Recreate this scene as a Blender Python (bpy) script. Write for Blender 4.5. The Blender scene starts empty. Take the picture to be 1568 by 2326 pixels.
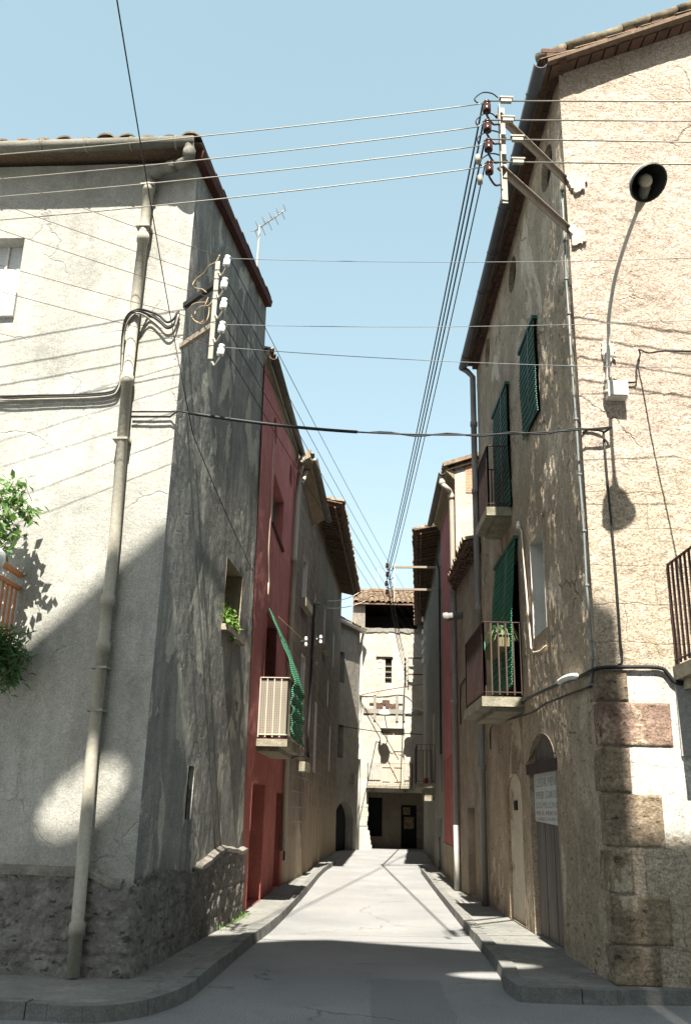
import bpy, math, random
import numpy as np
from mathutils import Vector
random.seed(7)
SC = bpy.context.scene
COL = SC.collection

# ---------------------------------------------------------------- camera calibration (surveyed from the photograph)
F_, CX, CY, HC = 2050.0, 784.0, 1162.5, 1.6
TH = math.atan((1845 - CY) / F_); RO = math.radians(1.4)
def ray(p):
    x = (p[0] - CX) / F_; y = -(p[1] - CY) / F_
    c, s = math.cos(RO), math.sin(RO)
    X = c * x - s * y; Y = s * x + c * y
    return np.array([X, math.cos(TH) - Y * math.sin(TH), math.sin(TH) + Y * math.cos(TH)])
CR = {1: (0, 300, 1.742), 2: (0, 1200, 1.742), 3: (0, 2100, 1.742), 4: (700, 950, 2.24), 5: (700, 1650, 2.24),
      6: (1300, 60, 2.1687), 7: (1300, 900, 2.1687), 8: (1250, 1900, 2.0285), 10: (600, 2350, 1.742),
      'a': (1530, 2130, 6.647), 'b': (1180, 1560, 5.817), 'c': (830, 1280, 4.65), 'd': (1320, 1560, 4.011),
      'e': (740, 1700, 4.229), 'f': (500, 700, 5.227), 'g': (1000, 1720, 5.6), 'h': (0, 1350, 3.1),
      'i': (1350, 250, 7.467), 'j': (1190, 2080, 4.152), 'k': (1040, 2020, 4.845), 'l': (690, 2240, 5.059)}
def q(c, x, y):
    ox, oy, s = CR[c]
    return ((ox + x / s) / 1.29018, (oy + y / s) / 1.29018)
def gnd(p, z=0.12):
    d = ray(p); t = (z - HC) / d[2]
    return d * t + [0, 0, HC]
def atdist(p, Y):
    d = ray(p); return d * (Y / d[1]) + [0, 0, HC]

# ---------------------------------------------------------------- objects
def tag(o, label=None, cat=None, group=None, kind=None):
    if label: o['label'] = label
    if cat: o['category'] = cat
    if group: o['group'] = group
    if kind: o['kind'] = kind
    return o
def thing(name, label, cat, loc, group=None):
    o = bpy.data.objects.new(name, None); COL.objects.link(o)
    o.empty_display_size = 0.2; o.location = tuple(loc)
    return tag(o, label, cat, group)
def root_of(o):
    while o.parent: o = o.parent
    return o
class MB:
    def __init__(s): s.v = []; s.f = []; s.uv = None; s.smooth = []
    def add(s, vs, fs, smooth=False):
        b = len(s.v); s.v.extend([tuple(map(float, v)) for v in vs])
        for f in fs: s.f.append(tuple(i + b for i in f)); s.smooth.append(smooth)
    def hexa(s, P):   # 8 points: bottom 0-3, top 4-7
        s.add(P, [(3, 2, 1, 0), (4, 5, 6, 7), (0, 1, 5, 4), (1, 2, 6, 5), (2, 3, 7, 6), (3, 0, 4, 7)])
    def box(s, c, sx, sy, sz, ax=(1, 0, 0), ay=(0, 1, 0), az=(0, 0, 1)):
        c = np.array(c, float); ax = np.array(ax, float) * sx / 2; ay = np.array(ay, float) * sy / 2; az = np.array(az, float) * sz / 2
        s.hexa([c - ax - ay - az, c + ax - ay - az, c + ax + ay - az, c - ax + ay - az,
                c - ax - ay + az, c + ax - ay + az, c + ax + ay + az, c - ax + ay + az])
    def bar(s, p0, p1, w, h=None, up=(0, 0, 1)):
        p0 = np.array(p0, float); p1 = np.array(p1, float); h = h or w
        t = p1 - p0; L = np.linalg.norm(t); t /= L
        a = np.cross(t, up)
        if np.linalg.norm(a) < 1e-4: a = np.cross(t, (1, 0, 0))
        a /= np.linalg.norm(a); b = np.cross(a, t)
        s.box((p0 + p1) / 2, L, w, h, t, a, b)
    def tube(s, pts, r, n=8, cap=True):
        pts = [np.array(p, float) for p in pts]; m = len(pts)
        rs = r if isinstance(r, (list, tuple)) else [r] * m
        T = []
        for i in range(m):
            t = pts[min(i + 1, m - 1)] - pts[max(i - 1, 0)]; T.append(t / (np.linalg.norm(t) + 1e-9))
        a = np.cross(T[0], (0, 0, 1))
        if np.linalg.norm(a) < 1e-3: a = np.cross(T[0], (0, 1, 0))
        a /= np.linalg.norm(a); vs = []
        for i in range(m):
            a = a - T[i] * np.dot(a, T[i]); a /= np.linalg.norm(a) + 1e-9
            b = np.cross(T[i], a)
            for k in range(n):
                w = 2 * math.pi * k / n
                vs.append(pts[i] + rs[i] * (math.cos(w) * a + math.sin(w) * b))
        fs = [(i * n + k, i * n + (k + 1) % n, (i + 1) * n + (k + 1) % n, (i + 1) * n + k) for i in range(m - 1) for k in range(n)]
        if cap: fs += [tuple(range(n - 1, -1, -1)), tuple((m - 1) * n + k for k in range(n))]
        s.add(vs, fs, True)
    def lathe(s, base, axis, prof, n=14):
        base = np.array(base, float); ax = np.array(axis, float); ax /= np.linalg.norm(ax)
        a = np.cross(ax, (0, 0, 1))
        if np.linalg.norm(a) < 1e-3: a = np.array((1., 0, 0))
        a /= np.linalg.norm(a); b = np.cross(ax, a); vs = []
        for (r, h) in prof:
            for k in range(n):
                w = 2 * math.pi * k / n
                vs.append(base + ax * h + r * (math.cos(w) * a + math.sin(w) * b))
        m = len(prof)
        fs = [(i * n + k, i * n + (k + 1) % n, (i + 1) * n + (k + 1) % n, (i + 1) * n + k) for i in range(m - 1) for k in range(n)]
        s.add(vs, fs, True)
    def halfpipe(s, p0, p1, r, n=8):
        p0 = np.array(p0, float); p1 = np.array(p1, float); t = p1 - p0; t /= np.linalg.norm(t)
        a = np.cross(t, (0, 0, 1)); a /= np.linalg.norm(a); b = np.cross(a, t)
        vs = []
        for p in (p0, p1):
            for rr in (r, r * .86):
                for k in range(n + 1):
                    w = math.pi + math.pi * k / n
                    vs.append(p + rr * (math.cos(w) * a + math.sin(w) * b))
        m = n + 1; fs = []
        for k in range(n):
            fs.append((k, k + 1, 2 * m + k + 1, 2 * m + k)); fs.append((m + k + 1, m + k, 3 * m + k, 3 * m + k + 1))
            fs.append((k, m + k, m + k + 1, k + 1)); fs.append((2 * m + k, 2 * m + k + 1, 3 * m + k + 1, 3 * m + k))
        for k in (0, n): fs.append((k, 2 * m + k, 3 * m + k, m + k))
        s.add(vs, fs, True)
    def poly(s, pts, off):   # polygon swept by a vector
        n = len(pts); off = np.array(off, float); P = [np.array(p, float) for p in pts]
        s.add(P + [p + off for p in P], [tuple(range(n)), tuple(range(2 * n - 1, n - 1, -1))] + [(i, n + i, n + (i + 1) % n, (i + 1) % n) for i in range(n)])
    def build(s, name, mat, parent=None, label=None, cat=None, group=None, kind=None, origin=None):
        if parent is not None: off = np.array(root_of(parent).location)
        elif origin is not None: off = np.array(origin, float)
        else:
            A = np.array(s.v); off = np.array([(A[:, 0].min() + A[:, 0].max()) / 2, (A[:, 1].min() + A[:, 1].max()) / 2, A[:, 2].min()])
        me = bpy.data.meshes.new(name)
        me.from_pydata((np.array(s.v) - off).tolist(), [], s.f)
        me.polygons.foreach_set('use_smooth', s.smooth)
        if s.uv is not None:
            u = me.uv_layers.new(name='uv'); li = np.zeros(len(me.loops), dtype=np.int32); me.loops.foreach_get('vertex_index', li)
            u.data.foreach_set('uv', np.array(s.uv, dtype=np.float32)[li].ravel())
        me.update()
        o = bpy.data.objects.new(name, me); COL.objects.link(o)
        if mat: me.materials.append(mat)
        if parent is not None: o.parent = parent
        else: o.location = tuple(off)
        return tag(o, label, cat, group, kind)
def copy_tree(o, parent=None):
    c = o.copy(); COL.objects.link(c)
    if parent is not None: c.parent = parent
    for ch in [x for x in COL.objects if x.parent == o]: copy_tree(ch, c)
    return c

# ---------------------------------------------------------------- noise for real relief
def vnoise(x, y, seed):
    xi = np.floor(x).astype(np.int64); yi = np.floor(y).astype(np.int64); fx = x - xi; fy = y - yi
    def h(a, b):
        n = (a * 374761393 + b * 668265263 + seed * 69069) & 0x7fffffff
        n = ((n ^ (n >> 13)) * 1274126177) & 0x7fffffff
        return ((n ^ (n >> 16)) & 0xffff) / 65535.0
    sx = fx * fx * (3 - 2 * fx); sy = fy * fy * (3 - 2 * fy)
    return (h(xi, yi) * (1 - sx) + h(xi + 1, yi) * sx) * (1 - sy) + (h(xi, yi + 1) * (1 - sx) + h(xi + 1, yi + 1) * sx) * sy
def fbm(x, y, seed=1, o=4):
    r = 0; a = .5; t = 0
    for k in range(o):
        r = r + a * vnoise(x * 2 ** k + k * 17.3, y * 2 ** k - k * 9.1, seed + k); t += a; a *= .5
    return r / t - .5
def sstep(a, b, x):
    t = np.clip((x - a) / (b - a), 0, 1); return t * t * (3 - 2 * t)

# ---------------------------------------------------------------- facades
class Facade:
    def __init__(s, A, B, side):
        s.A = np.array(A[:2], float); v = np.array(B[:2], float) - s.A; s.L = float(np.hypot(*v)); s.t = v / s.L
        s.n = side * np.array([s.t[1], -s.t[0]]); s.holes = []
        s.t3 = np.array([*s.t, 0.]); s.n3 = np.array([*s.n, 0.])
    def at(s, p, d=0.):
        r = ray(p); k = (d + s.A @ s.n) / (r[:2] @ s.n); w = r * k + [0, 0, HC]
        return float((w[:2] - s.A) @ s.t), float(w[2])
    def P(s, u, z, d=0.):
        w = s.A + s.t * u + s.n * d; return np.array([w[0], w[1], z])
    def on(s, p, d=0.): u, z = s.at(p, d); return s.P(u, z, d)
    def solve_d(s, p, u):      # offset from the wall at which this sight line passes u
        lo, hi = -.5, 1.3
        f = lambda d: s.at(p, d)[0] - u
        a, b = f(lo), f(hi)
        if a * b > 0: return 0.3
        for _ in range(50):
            m = (lo + hi) / 2
            if f(m) * a > 0: lo = m
            else: hi = m
        return lo
    def eave(s, p, u): d = s.solve_d(p, u); return s.P(u, s.at(p, d)[1], d)
    def box(s, mb, u0, u1, z0, z1, d0, d1):
        c = s.P((u0 + u1) / 2, (z0 + z1) / 2, (d0 + d1) / 2)
        mb.box(c, abs(u1 - u0), abs(d1 - d0), abs(z1 - z0), s.t3, s.n3)
    def hole(s, u0, u1, z0, z1, arch=0, oval=False, sh=0):
        h = dict(u0=min(u0, u1), u1=max(u0, u1), z0=z0, z1=z1, arch=arch, oval=oval, sh=sh); s.holes.append(h); return h
def hole_curve(h, n=20):
    uc = (h['u0'] + h['u1']) / 2; a = (h['u1'] - h['u0']) / 2
    if h['oval']:
        zc = (h['z0'] + h['z1']) / 2; b = (h['z1'] - h['z0']) / 2 - abs(h['sh']) * a * .5; C_ = lambda k: math.cos(math.pi * k / n)
        return [(uc + a * C_(k), zc + b * math.sin(math.pi * k / n) + h['sh'] * a * C_(k) * .999) for k in range(2 * n)]
    if h['arch']:
        zs = h['z1'] - h['arch']
        return [(h['u1'], h['z0'])] + [(uc + a * math.cos(math.pi * k / n), zs + h['arch'] * math.sin(math.pi * k / n)) for k in range(n + 1)] + [(h['u0'], h['z0'])]
    return [(h['u1'], h['z0']), (h['u1'], h['z1']), (h['u0'], h['z1']), (h['u0'], h['z0'])]
def rect_hit(h, uc, zc, du, dz):
    a = (h['u1'] - h['u0']) / 2; t = 1e9
    if abs(du) > 1e-9: t = min(t, a / abs(du))
    if dz > 1e-9: t = min(t, (h['z1'] - zc) / dz)
    if dz < -1e-9: t = min(t, (zc - h['z0']) / -dz)
    return uc + du * t, zc + dz * t
def panel(F, u0, u1, z0, ztop, name, mat, parent, res=.05, disp=None, d=0., fade=(.04, .04), label=None, skip_holes=False, warp=None):
    """a wall sheet with real openings and real relief"""
    zt = ztop if callable(ztop) else (lambda u: np.full_like(u, float(ztop)))
    H = [] if skip_holes else [h for h in F.holes if h['u1'] > u0 and h['u0'] < u1 and h['z1'] > z0]
    zmax = float(np.max(zt(np.linspace(u0, u1, 50))))
    def cuts(a, b, xs):
        xs = sorted({round(a, 4), round(b, 4), *[round(x, 4) for x in xs if a < x < b]}); o = []
        for p, r in zip(xs, xs[1:]):
            n = max(1, int(math.ceil((r - p) / res))); o += [p + (r - p) * k / n for k in range(n)]
        return np.array(o + [xs[-1]])
    U = cuts(u0, u1, [h['u0'] for h in H] + [h['u1'] for h in H]); Z = cuts(z0, zmax, [h['z0'] for h in H] + [h['z1'] for h in H])
    uu, zz = np.meshgrid(U, Z, indexing='ij'); top = zt(uu); zc = np.minimum(zz, top)
    dd = np.full_like(uu, d)
    if disp is not None:
        m = sstep(0, fade[0] + 1e-6, uu - u0) * sstep(0, fade[1] + 1e-6, u1 - uu)
        for h in H:
            dx = np.maximum(np.maximum(h['u0'] - uu, uu - h['u1']), 0); dz = np.maximum(np.maximum(h['z0'] - zz, zz - h['z1']), 0)
            m = m * sstep(0, .1, np.hypot(dx, dz))
        dd = dd + disp(uu, zc) * m
    wu = uu if warp is None else uu + warp(uu, zc)
    V = np.stack([F.A[0] + F.t[0] * wu + F.n[0] * dd, F.A[1] + F.t[1] * wu + F.n[1] * dd, zc], -1).reshape(-1, 3)
    nz = len(Z); mb = MB(); keep = np.ones((len(U) - 1, nz - 1), bool)
    um = (U[:-1] + U[1:]) / 2; zm = (Z[:-1] + Z[1:]) / 2
    for h in H: keep &= ~(((um > h['u0']) & (um < h['u1']))[:, None] & ((zm > h['z0']) & (zm < h['z1']))[None, :])
    low = zz[:-1, :-1]; keep &= ~((low >= top[:-1, :-1] - 1e-5) & (zz[1:, :-1] >= top[1:, :-1] - 1e-5))
    ii, jj = np.nonzero(keep)
    a = ii * nz + jj; fs = np.stack([a, a + nz, a + nz + 1, a + 1], -1)
    if np.dot(np.cross(F.t3, (0, 0, 1)), F.n3) < 0: fs = fs[:, ::-1]
    mb.v = V.tolist(); mb.f = [tuple(x) for x in fs.tolist()]; mb.smooth = [True] * len(mb.f)
    uv = np.stack([uu, zc], -1).reshape(-1, 2).tolist()
    for h in H:
        if h['oval'] or h['arch']:
            uc = (h['u0'] + h['u1']) / 2; zs = (h['z0'] + h['z1']) / 2 if h['oval'] else h['z1'] - h['arch']
            C = hole_curve(h, 24); C = C + [C[0]] if h['oval'] else C[1:-1]
            ang = []
            vs = []
            a_ = (h['u1'] - h['u0']) / 2; cor = [(1, h['z1'] - zs), (-1, h['z1'] - zs)] + ([(-1, h['z0'] - zs), (1, h['z0'] - zs)] if h['oval'] else [])
            pts = list(C)
            O = [rect_hit(h, uc, zs, p[0] - uc, p[1] - zs) for p in pts]
            for k in range(len(pts) - 1):
                o0, o1 = O[k], O[k + 1]; quad = [pts[k], o0, o1, pts[k + 1]]
                for sx, dzc in cor:
                    cu, cz = uc + sx * a_, zs + dzc
                    if abs(o0[0] - o1[0]) > 1e-6 and abs(o0[1] - o1[1]) > 1e-6 and min(o0[0], o1[0]) - 1e-6 <= cu <= max(o0[0], o1[0]) + 1e-6 and min(o0[1], o1[1]) - 1e-6 <= cz <= max(o0[1], o1[1]) + 1e-6:
                        quad = [pts[k], o0, (cu, cz), o1, pts[k + 1]]
                b = len(mb.v)
                for (a1, b1) in quad: mb.v.append(tuple(F.P(a1 + (0 if warp is None else float(warp(np.array(a1), np.array(b1)))), b1, d))); uv.append((a1, b1))
                mb.f.append(tuple(range(b, b + len(quad)))); mb.smooth.append(False)
    mb.uv = uv
    return mb.build(name, mat, parent, label=label)
def reveal(F, h, depth, mb=None, d0=.004):
    mb = mb or MB(); C = hole_curve(h)
    n = len(C); cl = h['oval'] or True
    vs = [F.P(u, z, d0) for u, z in C] + [F.P(u, z, -depth) for u, z in C]
    mb.add(vs, [(i, (i + 1) % n, n + (i + 1) % n, n + i) for i in range(n)])
    return mb
def fill(F, h, depth, mb=None):
    mb = mb or MB(); C = hole_curve(h)
    mb.poly([F.P(u, z, -depth) for u, z in C], -F.n3 * .03)
    return mb
def tiles(e0, e1, r0, r1, pitch=.22, course=.38, amp=.05, jit=.012, thick=.05):
    """corrugated clay tile sheet: eave e0-e1 up to ridge r0-r1"""
    e0, e1, r0, r1 = [np.array(p, float) for p in (e0, e1, r0, r1)]
    W = np.linalg.norm(e1 - e0); Ls = np.linalg.norm(r0 - e0); nt = max(1, int(round(W / pitch))); nc = max(1, int(round(Ls / course)))
    N = np.cross(e1 - e0, r0 - e0); N /= np.linalg.norm(N)
    if N[2] < 0: N = -N
    mb = MB(); K = 8; rng = np.random.RandomState(int(W * 977) % 9999)
    J = rng.uniform(-1, 1, (nc, nt)); J2 = rng.uniform(-1, 1, (nc, nt))
    for c in range(nc):
        vs = []; 
        for e in (0, 1):
            for k in range(nt * K + 1):
                i = min(k // K, nt - 1); s = k / (nt * K); w = (k % K) / K if k < nt * K else 0.
                t = (c + e + (-.12 if e == 0 else 0) + (J2[c, i] * .06 if e == 0 else 0)) / nc
                p = (e0 * (1 - s) + e1 * s) * (1 - t) + (r0 * (1 - s) + r1 * s) * t
                prof = amp * (abs(math.sin(math.pi * w)) ** .8 - .35 * max(0, math.cos(2 * math.pi * w)))
                vs.append(p + N * (prof + (0.035 if e == 0 else 0.0) + jit * J[c, i]))
        m = nt * K + 1
        vs += [v - N * thick * .4 for v in vs[:m]]
        mb.add(vs, [(k, k + 1, m + k + 1, m + k) for k in range(m - 1)] + [(2 * m + k, 2 * m + k + 1, k + 1, k) for k in range(m - 1)], False)
    return mb
def slab(e0, e1, r1, r0, th=.06, drop=.03):
    P = [np.array(p, float) - [0, 0, drop] for p in (e0, e1, r1, r0)]
    mb = MB(); mb.hexa([p - [0, 0, th] for p in P] + P); return mb
def prism(pts, z0, z1):
    mb = MB(); n = len(pts)
    zt = z1 if hasattr(z1, '__len__') else [z1] * n
    mb.add([(p[0], p[1], z0) for p in pts] + [(p[0], p[1], zt[i]) for i, p in enumerate(pts)],
           [tuple(range(n - 1, -1, -1)), tuple(range(n, 2 * n))] + [(i, (i + 1) % n, n + (i + 1) % n, n + i) for i in range(n)])
    return mb
def railing(F, u0, u1, z0, z1, d, spacing=.12, r=.009, ends=True, d_in=0.02, rail=.035):
    mb = MB()
    path = ([F.P(u0, 0, d_in)] if ends else []) + [F.P(u0, 0, d), F.P(u1, 0, d)] + ([F.P(u1, 0, d_in)] if ends else [])
    for a, b in zip(path, path[1:]):
        L = np.linalg.norm(b - a); n = max(2, int(round(L / spacing)))
        for k in range(n + 1):
            p = a + (b - a) * k / n; mb.bar(p + [0, 0, z0], p + [0, 0, z1], r * 2)
        mb.bar(a + [0, 0, z1], b + [0, 0, z1], rail, .012); mb.bar(a + [0, 0, z0 + .04], b + [0, 0, z0 + .04], rail * .8, .012)
    return mb
def pipe(pts, r, collars=(), n=12):
    pts = [np.array(p, float) for p in pts]; L = [np.linalg.norm(b - a) for a, b in zip(pts, pts[1:])]; T = sum(L); cum = [0.]
    for l in L: cum.append(cum[-1] + l)
    st = [(s, r) for s in cum]
    for c in collars:
        t = min(max(c * T, .06), T - .06); st = [x for x in st if not (t - .056 < x[0] < t + .056)]
        st += [(t - .055, r), (t - .05, r * 1.24), (t + .05, r * 1.24), (t + .055, r)]
    st.sort(key=lambda x: x[0]); P = []
    for s, _ in st:
        k = max(0, min(len(L) - 1, next((i for i in range(len(L)) if s <= cum[i + 1] + 1e-9), len(L) - 1)))
        P.append(pts[k] + (pts[k + 1] - pts[k]) * min(1, max(0, (s - cum[k]) / L[k])))
    mb = MB(); mb.tube(P, [x[1] for x in st], n); return mb
def wire(pts, r, sag=0., n=6, seg=24):
    """wire through points; sag metres on each span"""
    out = []
    for a, b in zip(pts, pts[1:]):
        a = np.array(a, float); b = np.array(b, float); m = seg if sag else 1
        for k in range(m): t = k / m; out.append(a + (b - a) * t - np.array([0, 0, 4 * sag * t * (1 - t)]))
    out.append(np.array(pts[-1], float)); mb = MB(); mb.tube(out, r, n); return mb
def smooth_path(pts, k=6):
    P = [np.array(p, float) for p in pts]; P = [2 * P[0] - P[1]] + P + [2 * P[-1] - P[-2]]; out = []
    for i in range(1, len(P) - 2):
        for j in range(k):
            t = j / k; a, b, c, d = P[i - 1:i + 3]
            out.append(.5 * (2 * b + (c - a) * t + (2 * a - 5 * b + 4 * c - d) * t * t + (3 * b - a - 3 * c + d) * t ** 3))
    return out + [P[-2]]

# ---------------------------------------------------------------- materials
class Mat:
    def __init__(s, name):
        s.m = bpy.data.materials.new(name); s.m.use_nodes = True; s.t = s.m.node_tree; s.N = s.t.nodes; s.L = s.t.links
        s.b = s.N['Principled BSDF']; s.pos = s.new('ShaderNodeNewGeometry').outputs['Position']
    def new(s, k, **kw):
        n = s.N.new(k)
        for a, v in kw.items(): setattr(n, a, v)
        return n
    def put(s, sock, v):
        if isinstance(v, (int, float)): sock.default_value = v
        elif isinstance(v, (tuple, list)): sock.default_value = (*v, 1) if len(v) == 3 and sock.type == 'RGBA' else v
        else: s.L.new(v, sock)
    def map(s, scale, v=None, rot=(0, 0, 0)):
        n = s.new('ShaderNodeMapping'); s.L.new(v or s.pos, n.inputs['Vector']); n.inputs['Scale'].default_value = scale; n.inputs['Rotation'].default_value = rot
        return n.outputs[0]
    def noise(s, scale, detail=6, rough=.55, v=None, dist=0):
        n = s.new('ShaderNodeTexNoise'); s.L.new(v or s.pos, n.inputs['Vector'])
        n.inputs['Scale'].default_value = scale; n.inputs['Detail'].default_value = detail; n.inputs['Roughness'].default_value = rough; n.inputs['Distortion'].default_value = dist
        return n.outputs['Fac']
    def ramp(s, f, stops):
        n = s.new('ShaderNodeValToRGB'); s.L.new(f, n.inputs[0]); e = n.color_ramp.elements
        while len(e) < len(stops): e.new(.5)
        for i, (p, c) in enumerate(stops): e[i].position = p; e[i].color = (*c, 1) if not isinstance(c, (int, float)) else (c, c, c, 1)
        return n.outputs[0]
    def mix(s, f, a, b, mode='MIX'):
        n = s.new('ShaderNodeMix', data_type='RGBA', blend_type=mode)
        s.put(n.inputs[0], f); s.put(n.inputs[6], a); s.put(n.inputs[7], b); return n.outputs[2]
    def math(s, op, a, b=0.):
        n = s.new('ShaderNodeMath', operation=op); s.put(n.inputs[0], a); s.put(n.inputs[1], b); return n.outputs[0]
    def uv(s): return s.new('ShaderNodeUVMap').outputs[0]
    def cracks(s, scale, w=.012, v=None, dens=.5):
        d = s.new('ShaderNodeTexNoise'); s.L.new(v or s.pos, d.inputs['Vector']); d.inputs['Scale'].default_value = 3; d.inputs['Detail'].default_value = 6
        a = s.new('ShaderNodeMix', data_type='RGBA', blend_type='LINEAR_LIGHT'); a.inputs[0].default_value = .22; s.L.new(v or s.pos, a.inputs[6]); s.L.new(d.outputs['Color'], a.inputs[7])
        t = s.new('ShaderNodeTexVoronoi', feature='DISTANCE_TO_EDGE'); s.L.new(a.outputs[2], t.inputs['Vector']); t.inputs['Scale'].default_value = scale
        return s.math('MULTIPLY', s.ramp(t.outputs['Distance'], [(0, 1), (w, 0)]), s.ramp(s.noise(.9, 4, .5, v), [(dens, 0), (dens + .08, 1)]))
    def bump(s, h, strength=.4, dist=.02, nrm=None):
        n = s.new('ShaderNodeBump'); s.L.new(h, n.inputs['Height']); n.inputs['Strength'].default_value = strength; n.inputs['Distance'].default_value = dist
        if nrm: s.L.new(nrm, n.inputs['Normal'])
        return n.outputs[0]
    def out(s, color, rough=.9, nrm=None, metal=0., spec=.25):
        s.put(s.b.inputs['Base Color'], color); s.put(s.b.inputs['Roughness'], rough); s.b.inputs['Metallic'].default_value = metal
        s.b.inputs['Specular IOR Level'].default_value = spec
        if nrm: s.L.new(nrm, s.b.inputs['Normal'])
        return s.m
def plaster(name, base, dark, light, scale=.9, streak=.5, streak_col=None, fine=45, bump=.5, patch=None, patch_t=.62, patch_scale=.9, speck=.5, crack=0., pits=0., stain=0.):
    m = Mat(name)
    c = m.mix(m.ramp(m.noise(scale, 8, .6, dist=.3), [(.32, 0), (.68, 1)]), dark, base)
    c = m.mix(m.ramp(m.noise(scale * 2.3, 8, .65), [(.5, 0), (.75, .75)]), c, light)
    st = m.ramp(m.noise(1.0, 7, .62, m.map((5, 5, .5))), [(.45, 0), (.7, streak)])
    c = m.mix(st, c, streak_col or dark)
    if stain:
        c = m.mix(m.ramp(m.noise(.5, 7, .62, m.map((1, 1, .8)), .5), [(.5, 0), (.68, stain)]), c, tuple(x * .5 for x in dark)); c = m.mix(m.ramp(m.noise(1.7, 8, .68, m.map((1.2, 1.2, .55))), [(.55, 0), (.72, stain * .6)]), c, tuple(x * .55 for x in dark))
    if patch:
        p = m.ramp(m.noise(patch_scale, 10, .62, m.map((1, 1, .7)), .6), [(patch_t, 0), (patch_t + .025, 1)])
        c = m.mix(p, c, patch)
    c = m.mix(speck, c, m.ramp(m.noise(fine, 4, .7), [(.3, .25), (.7, .78)]), 'OVERLAY')
    c = m.mix(speck * .5, c, m.ramp(m.noise(fine * .22, 5, .7), [(.3, .3), (.7, .7)]), 'OVERLAY')
    h = m.math('ADD', m.noise(fine * 1.1, 5, .7), m.math('MULTIPLY', m.noise(fine * .2, 4), 1.6))
    if crack:
        k = m.cracks(.9); c = m.mix(m.math('MULTIPLY', k, crack), c, tuple(x * .35 for x in dark)); h = m.math('SUBTRACT', h, m.math('MULTIPLY', k, 2.))
    if pits:
        k = m.ramp(m.noise(9, 6, .7, m.map((1, 1, 1.7))), [(.60, 0), (.68, 1)]); c = m.mix(m.math('MULTIPLY', k, pits), c, tuple(x * .55 for x in dark)); h = m.math('SUBTRACT', h, m.math('MULTIPLY', k, 1.2))
    return m.out(c, .95, m.bump(h, bump, .02), spec=.1)
def plain(name, col, rough=.6, var=.35, scale=6, metal=0., bump=0., dark=None, streaky=False):
    m = Mat(name); v = m.map((4, 4, .6)) if streaky else None
    c = m.mix(m.ramp(m.noise(scale, 6, .6, v), [(.35, 0), (.7, var)]), col, dark or tuple(x * .45 for x in col))
    c = m.mix(.3, c, m.ramp(m.noise(scale * 12, 3, .6), [(.3, .3), (.7, .7)]), 'OVERLAY')
    return m.out(c, rough, m.bump(m.noise(scale * 9, 4), bump, .01) if bump else None, metal)
def wood(name, a, b, rough=.8, sc=(22, 22, 1.2)):
    m = Mat(name); n = m.noise(1, 7, .6, m.map(sc), .4)
    c = m.mix(m.ramp(n, [(.3, 0), (.7, 1)]), a, b)
    c = m.mix(m.ramp(m.noise(2.5, 6), [(.5, 0), (.8, .5)]), c, tuple(x * .5 for x in a))
    return m.out(c, rough, m.bump(n, .5, .01))

# ---------------------------------------------------------------- palette
def m_road():
    m = Mat('asphalt_grey'); c = m.mix(m.ramp(m.noise(.55, 8, .65), [(.33, 0), (.68, 1)]), (.175, .178, .18), (.255, .253, .245))
    c = m.mix(m.ramp(m.noise(2.2, 8, .7), [(.52, 0), (.72, .6)]), c, (.155, .156, .158))
    sx = m.new('ShaderNodeSeparateXYZ'); wn = m.new('ShaderNodeTexNoise'); wn.inputs['Scale'].default_value = 2.5; m.L.new(m.pos, wn.inputs['Vector']); m.L.new(m.pos, sx.inputs[0])
    wob = m.math('MULTIPLY', m.math('SUBTRACT', wn.outputs['Fac'], .5), .12); xx = m.math('ADD', m.math('SUBTRACT', sx.outputs[0], m.math('MULTIPLY', sx.outputs[1], .02)), wob); yy = m.math('ADD', sx.outputs[1], wob)
    def strip(a, b, lo, hi): return m.math('MULTIPLY', m.math('GREATER_THAN', a, lo), m.math('LESS_THAN', a, hi)) if b is None else b
    p_ = m.math('MULTIPLY', strip(xx, None, .15, .85), strip(yy, None, 7.2, 10.2)); c = m.mix(m.math('MULTIPLY', p_, .5), c, (.15, .152, .155))
    p_ = m.math('MULTIPLY', strip(xx, None, -.7, -.15), strip(yy, None, 15.5, 30)); c = m.mix(m.math('MULTIPLY', p_, .35), c, (.21, .205, .195))
    c = m.mix(.75, c, m.ramp(m.noise(70, 4, .8), [(.3, .15), (.7, .85)]), 'OVERLAY'); c = m.mix(.6, c, m.ramp(m.noise(210, 2, .7), [(.35, .2), (.65, .8)]), 'OVERLAY')
    c = m.mix(m.ramp(m.noise(26, 3, .6), [(.70, 0), (.74, .7)]), c, (.055, .053, .05))
    c = m.mix(m.math('MULTIPLY', m.cracks(.35, .006, None, .5), .8), c, (.06, .06, .06))
    return m.out(c, .92, m.bump(m.math('ADD', m.noise(180, 4, .7), m.noise(60, 3)), .7, .008), spec=.15)
M_ROAD = m_road()
M_PAVE = plaster('pavement_concrete', (.21, .208, .19), (.15, .15, .14), (.27, .265, .245), 1.4, .15, None, 90, .45, speck=.7, crack=.5)
M_KERB = plaster('kerb_stone', (.185, .183, .17), (.12, .12, .115), (.25, .245, .225), 2.5, .2, None, 60, .5)
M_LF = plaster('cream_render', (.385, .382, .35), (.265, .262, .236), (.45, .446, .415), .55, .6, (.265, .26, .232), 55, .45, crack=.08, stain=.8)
M_LS = plaster('shaded_side_render', (.24, .238, .225), (.165, .163, .157), (.37, .362, .325), .8, .5, (.45, .44, .38), 55, .45, (.44, .43, .37), .56, 1.5, speck=.65, crack=.1, stain=.4)  # front render darkened for its shaded side; pale patches partly paint raking sun
M_PLINTH = plaster('plinth_stone', (.225, .213, .193), (.13, .122, .112), (.31, .295, .265), 3.0, .25, None, 24, 1., pits=.6)
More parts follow.
